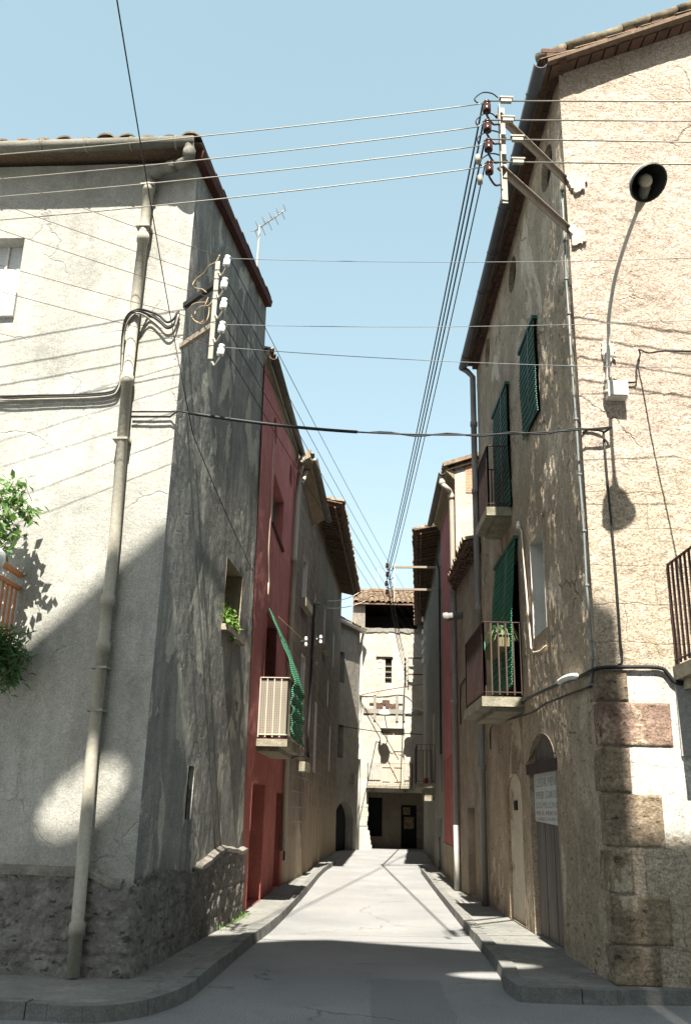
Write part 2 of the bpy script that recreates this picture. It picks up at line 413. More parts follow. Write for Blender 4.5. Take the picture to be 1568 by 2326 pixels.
M_RED = plaster('red_render', (.48, .185, .18), (.37, .135, .135), (.56, .275, .25), 1.1, .45, (.37, .15, .13), 60, .5, speck=.35)
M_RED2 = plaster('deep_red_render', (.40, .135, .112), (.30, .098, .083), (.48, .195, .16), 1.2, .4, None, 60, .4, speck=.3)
def m_stone(name, mort, c1, c2, over, streak, bw=.62, bh=.34, ms=.022, zfade=None):
    m = Mat(name); b = m.new('ShaderNodeTexBrick'); wv = m.new('ShaderNodeMix', data_type='RGBA', blend_type='LINEAR_LIGHT'); wv.inputs[0].default_value = .035; wn = m.new('ShaderNodeTexNoise'); wn.inputs['Scale'].default_value = 3; m.L.new(m.uv(), wn.inputs['Vector']); m.L.new(m.uv(), wv.inputs[6]); m.L.new(wn.outputs['Color'], wv.inputs[7]); m.L.new(wv.outputs[2], b.inputs['Vector'])
    b.inputs['Scale'].default_value = 1; b.inputs['Brick Width'].default_value = bw; b.inputs['Row Height'].default_value = bh
    b.inputs['Mortar Size'].default_value = ms; b.inputs['Mortar Smooth'].default_value = .3
    b.inputs['Color1'].default_value = (*c1, 1); b.inputs['Color2'].default_value = (*c2, 1); b.inputs['Mortar'].default_value = (*mort, 1)
    f = m.ramp(m.noise(.8, 8, .6), [(.42, 0), (.58, 1)])
    if zfade:
        sx = m.new('ShaderNodeSeparateXYZ'); m.L.new(m.pos, sx.inputs[0])
        f = m.math('MAXIMUM', m.math('MULTIPLY', f, .45), m.ramp(m.math('ADD', m.math('MULTIPLY', sx.outputs[2], -.12), m.math('ADD', m.math('MULTIPLY', m.noise(1.5, 6), .5), zfade)), [(.45, 0), (.6, 1)]))
    bc = m.mix(m.ramp(m.noise(1.6, 6, .65), [(.42, 0), (.56, .85)]), b.outputs['Color'], c2)
    c = m.mix(f, bc, over)
    st = m.ramp(m.noise(1, 7, .65, m.map((6, 6, .45))), [(.45, 0), (.72, .75)])
    c = m.mix(st, c, streak)
    c = m.mix(.5, c, m.ramp(m.noise(50, 4, .7), [(.3, .25), (.7, .78)]), 'OVERLAY')
    h = m.math('ADD', m.math('MULTIPLY', b.outputs['Fac'], m.math('MULTIPLY', m.math('SUBTRACT', 1., f), .6)), m.noise(30, 5, .7))
    return m.out(c, .95, m.bump(h, .6, .02), spec=.1)
M_BLOCK = m_stone('block_masonry', (.32, .285, .235), (.125, .105, .087), (.20, .167, .132), (.33, .26, .175), (.085, .07, .058), zfade=.55)
M_BROWN = plaster('brown_render', (.33, .28, .205), (.23, .19, .14), (.43, .375, .29), 1.2, .5, (.19, .155, .12), 45, .55)
M_OCHRE = plaster('ochre_render', (.36, .28, .17), (.25, .2, .14), (.44, .37, .26), 1.2, .5, (.19, .155, .12), 45, .55)
M_R1S = plaster('flaking_render', (.46, .375, .275), (.31, .245, .175), (.56, .465, .36), .8, .5, (.25, .195, .145), 40, .9, (.56, .465, .355), .585, .9, speck=.7, crack=.45, pits=.6, stain=.45)
UW = [.4, 3.4, 1.6]      # whitewashed strip: left edge, top, ragged foot (set after the survey)
def m_front():
    m = Mat('pink_cream_render'); uv = m.uv(); sx = m.new('ShaderNodeSeparateXYZ'); m.L.new(uv, sx.inputs[0]); U, Z = sx.outputs[0], sx.outputs[1]
    a = m.mix(m.ramp(m.noise(.8, 8, .6), [(.32, 0), (.68, 1)]), (.36, .292, .24), (.44, .365, .305)); a = m.mix(m.ramp(m.noise(2.4, 8, .65, m.map((1, 1, 2.2))), [(.48, 0), (.7, .8)]), a, (.50, .425, .35))
    b = m.mix(m.ramp(m.noise(1.3, 8, .6), [(.35, 0), (.65, 1)]), (.38, .312, .24), (.46, .39, .305)); b = m.mix(m.ramp(m.noise(3.5, 7, .65), [(.55, 0), (.7, .7)]), b, (.30, .23, .15))
    br = m.new('ShaderNodeTexBrick'); wv = m.new('ShaderNodeMix', data_type='RGBA', blend_type='LINEAR_LIGHT'); wv.inputs[0].default_value = .09; wn = m.new('ShaderNodeTexNoise'); wn.inputs['Scale'].default_value = 2.6; wn.inputs['Detail'].default_value = 6
    m.L.new(uv, wn.inputs['Vector']); m.L.new(uv, wv.inputs[6]); m.L.new(wn.outputs['Color'], wv.inputs[7]); m.L.new(wv.outputs[2], br.inputs['Vector'])
    br.inputs['Scale'].default_value = 1; br.inputs['Brick Width'].default_value = .68; br.inputs['Row Height'].default_value = .42; br.inputs['Mortar Size'].default_value = .008; br.inputs['Mortar Smooth'].default_value = .5
    low = m.ramp(m.math('ADD', m.math('MULTIPLY', Z, .1), m.math('MULTIPLY', m.noise(.9, 6, .6), .5)), [(.72, 1), (.86, 0)])
    jn = m.math('MULTIPLY', m.math('MULTIPLY', br.outputs['Fac'], low), m.ramp(m.noise(1.4, 5, .6), [(.42, 0), (.55, 1)]))
    c = m.mix(low, a, b); c = m.mix(m.math('MULTIPLY', jn, .5), c, (.2, .15, .105))
    pit = m.ramp(m.noise(8, 7, .72, m.map((1, 1, 2.0))), [(.585, 0), (.66, 1)]); c = m.mix(m.math('MULTIPLY', pit, .3), c, (.24, .18, .135))
    ck = m.cracks(.75, .011, None, .545); c = m.mix(m.math('MULTIPLY', ck, .6), c, (.12, .085, .06))
    foot = m.math('ADD', Z, m.math('MULTIPLY', m.math('SUBTRACT', m.noise(1.8, 8, .65), .5), 1.1))
    ww = m.math('MULTIPLY', m.math('MULTIPLY', m.math('GREATER_THAN', U, UW[0]), m.math('LESS_THAN', Z, UW[1])), m.math('GREATER_THAN', foot, UW[2]))
    wc = m.mix(m.ramp(m.noise(1.6, 8, .65), [(.38, 0), (.68, .9)]), (.50, .485, .44), (.34, .31, .265)); wc = m.mix(m.ramp(m.noise(2.5, 10, .7), [(.60, 0), (.64, .8)]), wc, (.36, .28, .2)); c = m.mix(ww, c, wc)
    c = m.mix(m.ramp(m.noise(.6, 7, .65, m.map((1, 1, .7))), [(.5, 0), (.7, .45)]), c, (.24, .18, .13))
    c = m.mix(.8, c, m.ramp(m.noise(40, 4, .75), [(.3, .15), (.7, .85)]), 'OVERLAY'); c = m.mix(.3, c, m.ramp(m.noise(14, 5, .75, m.map((1, 1, 1.8))), [(.3, .2), (.7, .8)]), 'OVERLAY')
    rough = m.math('SUBTRACT', 1., m.math('MULTIPLY', ww, .85))
    h = m.math('MULTIPLY', rough, m.math('SUBTRACT', m.math('ADD', m.noise(42, 5, .72), m.math('MULTIPLY', m.noise(9, 6, .7), 2.2)), m.math('ADD', m.math('MULTIPLY', pit, .7), m.math('ADD', m.math('MULTIPLY', ck, 1.6), m.math('MULTIPLY', jn, 1.)))))
    return m.out(c, .95, m.bump(h, .62, .03), spec=.1)
M_QUOIN = plaster('quoin_sandstone', (.31, .245, .165), (.17, .13, .095), (.40, .33, .24), 3.0, .4, (.19, .155, .125), 30, 1., (.40, .34, .25), .6, 2.2, speck=.8, pits=.7, stain=.5)
M_QUOIN2 = plaster('red_sandstone', (.28, .19, .145), (.17, .115, .09), (.37, .29, .22), 3.0, .4, (.2, .15, .12), 30, 1., (.34, .27, .2), .58, 2.0, speck=.8, pits=.7, stain=.5)
M_WHITEW = plaster('whitewash', (.58, .57, .53), (.47, .455, .42), (.64, .63, .59), 1.5, .15, None, 60, .3, speck=.2)
M_R4 = plaster('pale_grey_render', (.27, .258, .225), (.20, .19, .165), (.35, .335, .295), .9, .55, (.20, .185, .16), 45, .45)
M_R2 = plaster('dun_render', (.34, .29, .215), (.22, .182, .138), (.42, .37, .29), 1.2, .6, (.2, .165, .13), 42, .6)
M_FAR = plaster('ivory_render', (.41, .392, .35), (.31, .285, .24), (.49, .472, .43), .9, .2, (.52, .42, .30), 40, .5, (.5, .4, .3), .68, .8)
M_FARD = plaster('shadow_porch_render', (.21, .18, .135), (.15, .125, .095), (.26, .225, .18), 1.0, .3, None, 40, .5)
M_FL = plaster('grey_lime_render', (.25, .235, .205), (.19, .178, .155), (.32, .30, .27), 1.1, .3, None, 45, .5)
M_DARK = plain('dark_interior', (.012, .012, .014), 1, .2)
M_CORE = plain('dark_core', (.06, .055, .05), 1, .3, 3)  # solid dark blocks added inside houses to stop light and blacken openings
def m_tile():
    m = Mat('clay_tile'); c = m.mix(m.ramp(m.noise(2.2, 8, .7), [(.3, 0), (.7, 1)]), (.20, .125, .08), (.29, .21, .135))
    c = m.mix(m.ramp(m.noise(7, 8, .7), [(.45, 0), (.6, .85)]), c, (.085, .077, .062)); c = m.mix(m.ramp(m.noise(18, 5, .7), [(.55, 0), (.75, .6)]), c, (.32, .28, .2))
    return m.out(c, .95, m.bump(m.noise(40, 5), .5, .01))
M_TILE = m_tile()
M_BRICK = m_stone('flat_brick', (.38, .31, .24), (.35, .15, .085), (.40, .20, .12), (.40, .27, .18), (.25, .13, .09), .28, .07, .01)
M_EAVE_BRICK = plain('eave_brick', (.125, .07, .05), .95, .9, 4, bump=.6, dark=(.045, .037, .032))
M_VERGE = plain('red_verge_tile', (.085, .032, .026), .9, .4, 4)
M_TIMBER = wood('roof_timber', (.085, .058, .038), (.17, .12, .08))
M_SOFFIT = plaster('cream_soffit', (.30, .255, .18), (.24, .2, .14), (.36, .315, .235), 2, .2, None, 60, .3)
M_GUTTER = plain('zinc_gutter', (.17, .163, .135), .75, .7, 4, bump=.4, dark=(.085, .082, .066))
M_GUTTER_D = plain('weathered_gutter', (.085, .09, .10), .6, .5, 4, dark=(.05, .05, .055))
M_PIPE = plain('cement_pipe', (.33, .31, .255), .85, .6, 2.5, bump=.4, dark=(.20, .185, .15), streaky=True)
M_PIPE_C = plain('cream_pipe', (.34, .31, .245), .7, .5, 4, dark=(.2, .18, .14), streaky=True)
M_PIPE_G = plain('grey_pipe', (.24, .235, .22), .7, .5, 4, streaky=True)
M_PIPE_W = plain('white_pipe', (.46, .45, .41), .7, .4, 4)
M_IRON = plain('rusty_iron', (.085, .05, .043), .7, .6, 20, dark=(.03, .022, .024))
M_IRON_P = plain('pale_paint_iron', (.50, .46, .38), .6, .4, 15, dark=(.33, .29, .24))
M_IRON_O = plain('orange_paint_iron', (.42, .17, .07), .55, .3, 15)
M_STEEL = plain('grey_steel', (.30, .28, .235), .6, .5, 12, .2)
M_ANGLE = plain('angle_iron', (.26, .22, .17), .75, .6, 8, dark=(.15, .12, .1), streaky=True)
M_BLACK = plain('black_cable', (.018, .019, .02), .55, .1)
M_BLUEC = plain('grey_conduit', (.19, .21, .215), .5, .3, 5)
M_ALU = plain('aluminium_wire', (.24, .225, .195), .45, .25, 20, .5)
M_BEIGE = plain('beige_cable', (.62, .52, .40), .6, .2, 8)
M_PORC = plain('white_porcelain', (.80, .79, .76), .25, .08, 8)
M_BROWNP = plain('brown_porcelain', (.045, .018, .013), .15, .2, 8)
M_ROPE = plain('copper_wire', (.34, .26, .15), .6, .2)
M_SLAB = plaster('balcony_concrete', (.28, .255, .195), (.17, .155, .115), (.35, .325, .265), 2.5, .3, None, 45, .5)
def m_slats(name, a, b, n=26):
    m = Mat(name); w = m.new('ShaderNodeTexWave', wave_type='BANDS', bands_direction='Z'); m.L.new(m.pos, w.inputs['Vector'])
    w.inputs['Scale'].default_value = n; w.inputs['Distortion'].default_value = .6; w.inputs['Detail'].default_value = 2
    c = m.mix(m.ramp(m.noise(3, 6), [(.35, 0), (.7, 1)]), a, b)
    c = m.mix(m.ramp(w.outputs['Fac'], [(.15, .75), (.5, 0)]), c, tuple(x * .3 for x in a))
    return m.out(c, .7, m.bump(w.outputs['Fac'], .9, .02))
M_GREEN = m_slats('green_slat_blind', (.035, .20, .115), (.06, .27, .16), 9)
M_GREEN_D = m_slats('dark_green_blind', (.06, .15, .125), (.10, .21, .175), 9)
M_GREEN_A = m_slats('green_awning', (.05, .19, .10), (.09, .26, .16), 9)
M_SHUT = plain('grey_green_shutter', (.16, .23, .19), .6, .3, 5, streaky=True)
M_SHUT_B = plain('blue_grey_shutter', (.48, .50, .50), .6, .2, 4, streaky=True)
M_DOOR_OLD = wood('weathered_plank', (.10, .085, .08), (.20, .175, .16), .85)
M_DOOR_RED = plain('maroon_door', (.075, .022, .025), .6, .3, 5, streaky=True)
M_WOODG = wood('silvered_wood', (.36, .32, .26), (.50, .45, .36))
M_WOODB = wood('brown_wood', (.14, .085, .05), (.24, .15, .09))
M_PALE = plaster('pale_niche', (.58, .52, .42), (.46, .40, .31), (.64, .59, .5), 2, .3, None, 50, .4, (.27, .2, .14), .6, 3.0)
def m_signboard():
    m = Mat('painted_boards'); c = m.mix(m.ramp(m.noise(1, 6, .6, m.map((40, 40, 1.5))), [(.4, 0), (.75, .8)]), (.56, .58, .54), (.30, .29, .28))
    return m.out(c, .8, m.bump(m.noise(1, 6, .6, m.map((40, 40, 2))), .3, .005))
M_SIGN = m_signboard()
M_INK = plain('black_lettering', (.16, .155, .15), .8, 1., 45, dark=(.42, .43, .41))
M_INKR = plain('red_lettering', (.28, .11, .10), .8, .9, 60, dark=(.38, .32, .3))
def m_mesh_panel():
    m = Mat('perforated_sheet'); v = m.map((1, 1, 1))
    c = m.mix(m.ramp(m.noise(1.5, 5), [(.4, 0), (.7, 1)]), (.22, .19, .15), (.27, .24, .19))
    vo = m.new('ShaderNodeTexVoronoi', voronoi_dimensions='2D'); sx = m.new('ShaderNodeSeparateXYZ'); cx = m.new('ShaderNodeCombineXYZ'); m.L.new(m.pos, sx.inputs[0]); m.L.new(sx.outputs[0], cx.inputs[0]); m.L.new(sx.outputs[2], cx.inputs[1]); m.L.new(cx.outputs[0], vo.inputs['Vector']); vo.inputs['Scale'].default_value = 26; vo.inputs['Randomness'].default_value = 0
    c = m.mix(m.ramp(vo.outputs['Distance'], [(.25, .9), (.36, 0)]), c, (.07, .06, .047))
    return m.out(c, .6)
M_PERF = m_mesh_panel()
def m_leaf(name, a, b):
    m = Mat(name); c = m.mix(m.ramp(m.noise(14, 2), [(.35, 0), (.65, 1)]), a, b)
    m.out(c, .55, spec=.3); m.b.inputs['Transmission Weight'].default_value = 0
    tr = m.new('ShaderNodeBsdfTranslucent'); m.put(tr.inputs[0], m.mix(.5, c, (.2, .35, .05))); mx = m.new('ShaderNodeMixShader'); mx.inputs[0].default_value = .3
    m.L.new(m.b.outputs[0], mx.inputs[1]); m.L.new(tr.outputs[0], mx.inputs[2]); m.L.new(mx.outputs[0], m.N['Material Output'].inputs[0]); return m.m
M_LEAF = m_leaf('rose_leaf', (.055, .13, .03), (.12, .22, .07))
M_LEAF_D = m_leaf('shrub_leaf', (.03, .09, .035), (.06, .14, .055))
M_LEAF_L = m_leaf('pot_leaf', (.11, .22, .035), (.18, .32, .07))
M_STEM = plain('stem', (.10, .08, .04), .8)
M_LAMPIN = plain('lamp_inside', (.10, .10, .085), .5, .2)
M_LAMPOUT = plain('lamp_enamel', (.52, .515, .47), .35, .15)
M_BULB = plain('frosted_bulb', (.50, .45, .36), .3, .2)
M_BAG = plain('white_plastic', (.72, .72, .70), .4, .2, 8, bump=.5)
M_REDPOT = plain('red_pot', (.45, .06, .04), .5)

# ---------------------------------------------------------------- surveyed corners
LC, L1, L2, L2B, L3 = gnd((284, 2219)), gnd((543, 2077)), gnd((638, 2009)), gnd(q(5, 402, 2055)), gnd((760.7, 1929.6))
RC, R1, R2, R3, R4 = gnd((1400.7, 2237)), gnd((1112, 2057)), gnd((1047, 2023)), gnd((1009, 1984)), gnd((961, 1926))
LF = Facade(LC, LC + np.array([-math.cos(.075), math.sin(.075), 0]), -1); LF.L = 5.5
LS = Facade(LC, L1, 1); RD = Facade(L1, L2, 1); B3 = Facade(L2, L2B, 1); B4 = Facade(L2B, L3, 1)
RS = Facade(RC, R1, -1); H2 = Facade(R1, R2, -1); H3 = Facade(R2, R3, -1); H4 = Facade(R3, R4, -1)
RF = Facade(RC, RC + np.array([1., 0, 0]), 1); RF.L = 7
FR = Facade((.86, 44.3), (6.86, 44.3), 1); FL = Facade((-.2, 41.4), (.86, 43.9), 1)
def Z0(p): return (p[0], p[1], 0)

# ---------------------------------------------------------------- ground
g = MB(); g.add([(-150, -60, 0), (150, -60, 0), (150, 300, 0), (-150, 300, 0)], [(0, 1, 2, 3)])
g.build('road', M_ROAD, kind='structure', label='pale asphalt road through the village lane')
kl = [gnd(q(3, x, y)) for x, y in [(-700, 1470), (0, 1460), (420, 1480), (640, 1465), (800, 1435), (940, 1385), (1020, 1335), (1100, 1270), (1290, 1118)]] + \
     [gnd(q(10, x, y)) for x, y in [(372, 588), (520, 437), (602, 343), (668, 298)]]
kr = [gnd(q(10, x, y)) for x, y in [(1100, 340), (1180, 440), (1310, 596), (1420, 728)]] + \
     [gnd(q(8, x, y)) for x, y in [(430, 1880), (450, 1945), (490, 1985), (540, 2012), (600, 2020), (860, 2030), (1115, 2037), (1568, 2040)]]
kr.append(kr[-1] + np.array([6, 0, 0]))
def kerb(pts, name, label, flip=False):
    mb = MB(); P = smooth_path(pts, 4); w = .16
    N_ = []
    for i in range(len(P)):
        t = P[min(i + 1, len(P) - 1)] - P[max(i - 1, 0)]; t = t / np.linalg.norm(t); N_.append(np.array([-t[1], t[0], 0]))
    acc = 0; dz = 0.; gap = []
    for i, (a, b) in enumerate(zip(P, P[1:])):
        if acc > 1.0: acc = 0; dz = random.uniform(-.008, .006); gap = [1]
        L_ = np.linalg.norm(b - a); acc += L_; t = (b - a) / L_; na, nb = N_[i], N_[i + 1]
        a2 = a + t * (.009 if gap else 0); gap = []; c = .012 + random.uniform(0, .008); T = np.array([0, 0, .005 + dz + random.uniform(0, .003)])
        mb.hexa([a2 * [1, 1, 0] - [0, 0, .05], b * [1, 1, 0] - [0, 0, .05], b * [1, 1, 0] + nb * w - [0, 0, .05], a2 * [1, 1, 0] + na * w - [0, 0, .05],
                 a2 + na * c + T, b + nb * c + T, b + nb * w + T, a2 + na * w + T])
    return mb.build(name, M_KERB, kind='structure', label=label)
kerb(kl, 'kerb', 'kerb stones along the left pavement'); kerb(kr, 'kerb', 'kerb stones along the right pavement', False)
def paving(poly, label):
    return prism([(p[0], p[1]) for p in poly], -.05, .111).build('pavement', M_PAVE, kind='structure', label=label)
def inset(pts, d):
    o = []
    for i, p in enumerate(pts):
        t = pts[min(i + 1, len(pts) - 1)] - pts[max(i - 1, 0)]; t = t / np.linalg.norm(t); o.append(p + np.array([-t[1], t[0], 0]) * d)
    return o
kls = inset(smooth_path(kl, 4), .13); krs = inset(smooth_path(kr, 4), .13)
paving(kls + [L3 + [-.4, 0, 0], L2B + [-.4, 0, 0], L2 + [-.4, 0, 0], L1 + [-.4, 0, 0], LC + [-.4, .4, 0], LF.P(6, .12, -.4)], 'left concrete pavement')
paving(krs + [krs[-1] + [0, 2, 0], RC + [.4, .5, 0], R1 + [.4, 0, 0], R2 + [.4, 0, 0], R3 + [.4, 0, 0], krs[0] + [.9, .6, 0]], 'right concrete pavement')

def relief(a1, s1, a2, s2, seed, zs=1., mask=None):
    def f(u, z):
        r = a1 * fbm(u * s1, z * s1 * zs, seed, 4) + a2 * fbm(u * s2, z * s2 * zs, seed + 5, 4)
        if mask is not None: r = r * mask(u, z)
        return r
    return f
def opening(F, house, u0, u1, z0, z1, depth, wall_mat, part='window', fillname='shutter', fillmat=None, arch=0, oval=False, fdepth=None, label=None, sill=None, fl_label=None):
    h = F.hole(u0, u1, z0, z1, arch, oval)
    mb = reveal(F, h, depth)
    if sill: F.box(mb, h['u0'] - .06, h['u1'] + .06, z0 - sill[0], z0, -.02, sill[1])
    w = mb.build(part, wall_mat, house, label)
    if fillmat: fill(F, h, fdepth or depth * .92).build(fillname, fillmat, w, fl_label)
    return h, w

# ================================================================ LEFT CORNER HOUSE
hl = thing('corner_house', 'grey and cream rendered corner house on the left with a stone plinth', 'house', Z0(LC))
ha = LF.at(q(1, 975, 460))[1]
u0w, z1w = LF.at(q(1, 128, 690)); z0w = LF.at(q(1, 90, 975))[1]
hw, wpart = opening(LF, hl, u0w, u0w + 1.0, z0w, z1w, .25, M_LF, 'window', 'shutter', M_SHUT_B, fdepth=.2)
sb = MB(); LF.box(sb, u0w - .02, u0w + 1.05, z0w - .32, z0w - .004, -.02, .05); sb.build('sill', M_WHITEW, wpart)
fb = MB()
for k in range(5): LF.box(fb, u0w + .06 + k * .2, u0w + .09 + k * .2, z0w, z1w, -.2, -.18)
fb.build('frame', M_WHITEW, wpart)
a, b = LS.at(q(2, 1155, 745)); c, d = LS.at(q(2, 1228, 1160))
hside, wside = opening(LS, hl, 3.05, 4.2, 4.02, 4.98, .38, M_BROWN, 'window', 'pane', M_DARK, fdepth=.36)
wb = MB()
for k in range(4): LS.box(wb, 3.95 - k * .02, 4.17 - k * .02, 4.05 + k * .22, 4.24 + k * .22, -.30, -.26)
LS.box(wb, 3.06, 3.12, 4.02, 4.98, -.33, -.26); LS.box(wb, 4.13, 4.19, 4.02, 4.98, -.33, -.26); LS.box(wb, 3.12, 4.13, 4.92, 4.975, -.33, -.26)
wb.build('shutter', M_WOODB, wside)
sb = MB(); LS.box(sb, 2.98, 4.3, 3.93, 4.015, -.03, .09); sb.build('sill', M_SLAB, wside)
opening(LS, hl, 1.74, 2.04, 1.48, 2.08, .06, M_LS, 'slit_window', 'pane', M_DARK)
opening(LS, hl, 4.3, 4.42, 2.98, 3.12, .2, M_LS, 'vent', 'pane', M_DARK)
ZT = 9.28; VS = (10.2 - ZT) / LS.L
m_ = lambda u, z: .5 + sstep(3, .5, z)
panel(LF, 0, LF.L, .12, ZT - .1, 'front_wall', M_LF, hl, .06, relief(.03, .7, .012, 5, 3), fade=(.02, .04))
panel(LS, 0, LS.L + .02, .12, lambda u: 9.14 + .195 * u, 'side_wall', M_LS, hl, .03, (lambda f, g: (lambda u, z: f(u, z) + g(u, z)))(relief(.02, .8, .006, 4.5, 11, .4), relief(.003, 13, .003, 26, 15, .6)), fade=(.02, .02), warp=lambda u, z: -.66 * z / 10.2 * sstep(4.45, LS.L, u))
# rough stone plinth standing proud of the walls
pl_t = lambda u: .95 + .05 * np.sin(u * 2.1) + .04 * fbm(u * 3, u * 0 + 2.2, 8) + np.where(u > 2.5, .03, 0) + .1 * sstep(2.2, 5, u)
def stone_relief(seed):
    def f(u, z):
        jz = np.abs(((z + .03 * fbm(u * 2, z * 2, seed)) / .3) % 1 - .5) * 2; row = np.floor(z / .3)
        ju = np.abs(((u + .17 * row + .05 * fbm(u, z * 3, seed + 2)) / .55) % 1 - .5) * 2
        return .028 + .036 * fbm(u * 4, z * 4, seed, 5) + .045 * fbm(u * 13, z * 13, seed + 1, 4) - .016 * sstep(.92, 1, jz) - .014 * sstep(.95, 1, ju)
    return f
pf = lambda u: .92 + .1 * sstep(.15, .45, u) + .03 * fbm(u * 3, u * 0, 5)
panel(LF, -.045, LF.L, .1, pf, 'plinth', M_PLINTH, hl, .025, stone_relief(21), .04, (.0, .0), skip_holes=True)
panel(LS, -.035, LS.L - .02, .1, pl_t, 'plinth', M_PLINTH, hl, .022, stone_relief(31), .04, (.0, .06), skip_holes=True)
M_CAP = plaster('lime_capping', (.24, .225, .19), (.11, .10, .09), (.36, .335, .28), 1.6, .2, None, 40, .8)
for F2, ft, L_, i0 in ((LF, pf, LF.L, .1), (LS, pl_t, LS.L - .02, 2.3)):
    cap = MB(); us = np.linspace(i0, L_, 60); zz = ft(us)
    for k in range(59):
        zc = min(zz[k], zz[k + 1]); F2_b = [F2.P(us[k], zz[k] - .05, .0), F2.P(us[k + 1], zz[k + 1] - .05, .0), F2.P(us[k + 1], zz[k + 1] - .05, .085), F2.P(us[k], zz[k] - .05, .085),
                F2.P(us[k], zz[k] + .035, .0), F2.P(us[k + 1], zz[k + 1] + .035, .0), F2.P(us[k + 1], zz[k + 1] - .0, .085), F2.P(us[k], zz[k] - .0, .085)]
        cap.hexa(F2_b)
    cap.build('plinth_cap', M_CAP, hl)
body = [LF.P(.45, 0, -.45), LS.P(LS.L - .0, 0, -.45), LS.P(LS.L, 0, -5.8), LF.P(5.5, 0, -.45)]
# keep the core clear of the recesses
prism([(p[0], p[1]) for p in [LF.P(.42, 0, -.42), LS.P(4.7, 0, -.42), LS.P(4.7, 0, -6), LF.P(5.45, 0, -.42)]], 0, [9.0, 9.8, 9.8, 9.0]).build('light_stop_core', M_CORE, hl)
ga = LF.on(q(1, 988, 200), .34); e0 = LF.P(-.1, ga[2] + .055, .30); e1 = LF.P(5.6, ga[2] + .055, .30); r0 = LS.P(4.78, 9.27 + .195 * 4.78, .1); r1 = r0 + (e1 - e0)
slab(e0, e1, r1, r0, .02, .03).build('roof', M_TIMBER, hl)
tiles(e0, e1, r0, r1, .26, .42, .045, .02).build('roof_tiles', M_TILE, hl)
vb = MB(); vz = lambda u: 9.10 + .195 * u
vb.hexa([LS.P(-.22, vz(-.22), .0), LS.P(4.78, vz(4.78), .0), LS.P(4.78, vz(4.78), .1), LS.P(-.22, vz(-.22), .1)] +
        [LS.P(-.22, vz(-.22) + .11, .0), LS.P(4.78, vz(4.78) + .11, .0), LS.P(4.78, vz(4.78) + .11, .12), LS.P(-.22, vz(-.22) + .11, .12)])
vb.build('verge', M_VERGE, hl)
gz0 = LF.at(q(1, 975, 205), .32)
ga = LF.on(q(1, 988, 200), .34); gb = LF.on(q(1, 20, 248), .34); gb = gb + (gb - ga) * 1.0; gb[2] = ga[2]; 
gm = MB(); gm.tube([ga, gb], .075, 12)
for k in range(9): p = ga + (gb - ga) * (.04 + k * .118); dv = (gb - ga) / np.linalg.norm(gb - ga); gm.tube([p, p + dv * .035], .084, 12)
gm.build('gutter', M_GUTTER, hl)
el = [LF.on(q(1, x, y), dd) for x, y, dd in [(962, 205, .34), (968, 262, .32), (945, 300, .28), (890, 322, .2), (815, 348, .16), (775, 372, .10), (764, 400, .09)]]
pipe(smooth_path(el, 5), .062, (.18, .55, .8)).build('gutter_elbow', M_GUTTER, hl)
dp = [LF.on(q(1, 764, 395), .09), LF.on(q(1, 740, 600), .09), LF.on(q(1, 650, 1400), .09), LF.on(q(2, 585, 650), .09), LF.on(q(2, 470, 1742), .09), LF.on(q(3, 372, 1325), .16)]
pipe(dp, .06, (.015, .095, .31, .60, .655, .955)).build('downpipe', M_PIPE, hl)
for c_, x, y in [(1, 760, 430), (1, 735, 640), (2, 620, 155), (2, 512, 1318), (2, 488, 1535)]:
    clamp = MB(); u, z = LF.at(q(c_, x, y), .09); LF.box(clamp, u - .085, u + .085, z - .012, z + .012, .0, .16); clamp.build('pipe_clamp', M_STEEL, hl)

# plants and orange railing at the left edge of the facade
ob = thing('balcony_railing', 'orange painted balcony railing sticking out of the cream corner house', 'railing', LF.P(2.9, 3.6, .0))
rm = MB(); uR = LF.at(q('h', 190, 1040))[0]; zr1 = LF.at(q('h', 190, 1040))[1]; zr2 = LF.at(q('h', 150, 1160))[1]; z_b = zr2 - .75
rm.bar(LF.P(uR, zr1, 0), LF.P(uR, zr1, .8), .05, .05); rm.bar(LF.P(uR, zr2, 0), LF.P(uR, zr2, .8), .04, .04)
rm.bar(LF.P(uR, zr1, .8), LF.P(uR + 1.5, zr1, .8), .05, .05); rm.bar(LF.P(uR, zr2, .8), LF.P(uR + 1.5, zr2, .8), .04, .04)
rm.build('rail', M_IRON_O, ob)
rm = MB()
for k in range(8): p = LF.P(uR, 0, .06 + k * .105); rm.bar(p + [0, 0, z_b], p + [0, 0, zr2], .02)
for k in range(12): p = LF.P(uR + k * .12, 0, .8); rm.bar(p + [0, 0, z_b], p + [0, 0, zr2], .02)
rm.bar(LF.P(uR, z_b, 0), LF.P(uR, z_b, .8), .035, .035)
rm.build('baluster', M_IRON_O, ob)
rm = MB(); LF.box(rm, uR - .02, uR + 1.7, z_b - .12, z_b - .02, .0, .85); rm.build('slab', M_SLAB, ob)
def leaf(mb, p, d, n, L, W):
    d = np.array(d, float); d /= np.linalg.norm(d) + 1e-9; n = np.array(n, float); s = np.cross(d, n); s /= np.linalg.norm(s) + 1e-9; nn = np.cross(s, d)
    mb.add([p, p + d * L * .45 + s * W / 2 + nn * L * .06, p + d * L - nn * L * .12, p + d * L * .45 - s * W / 2 + nn * L * .06], [(0, 1, 2), (0, 2, 3)], False)
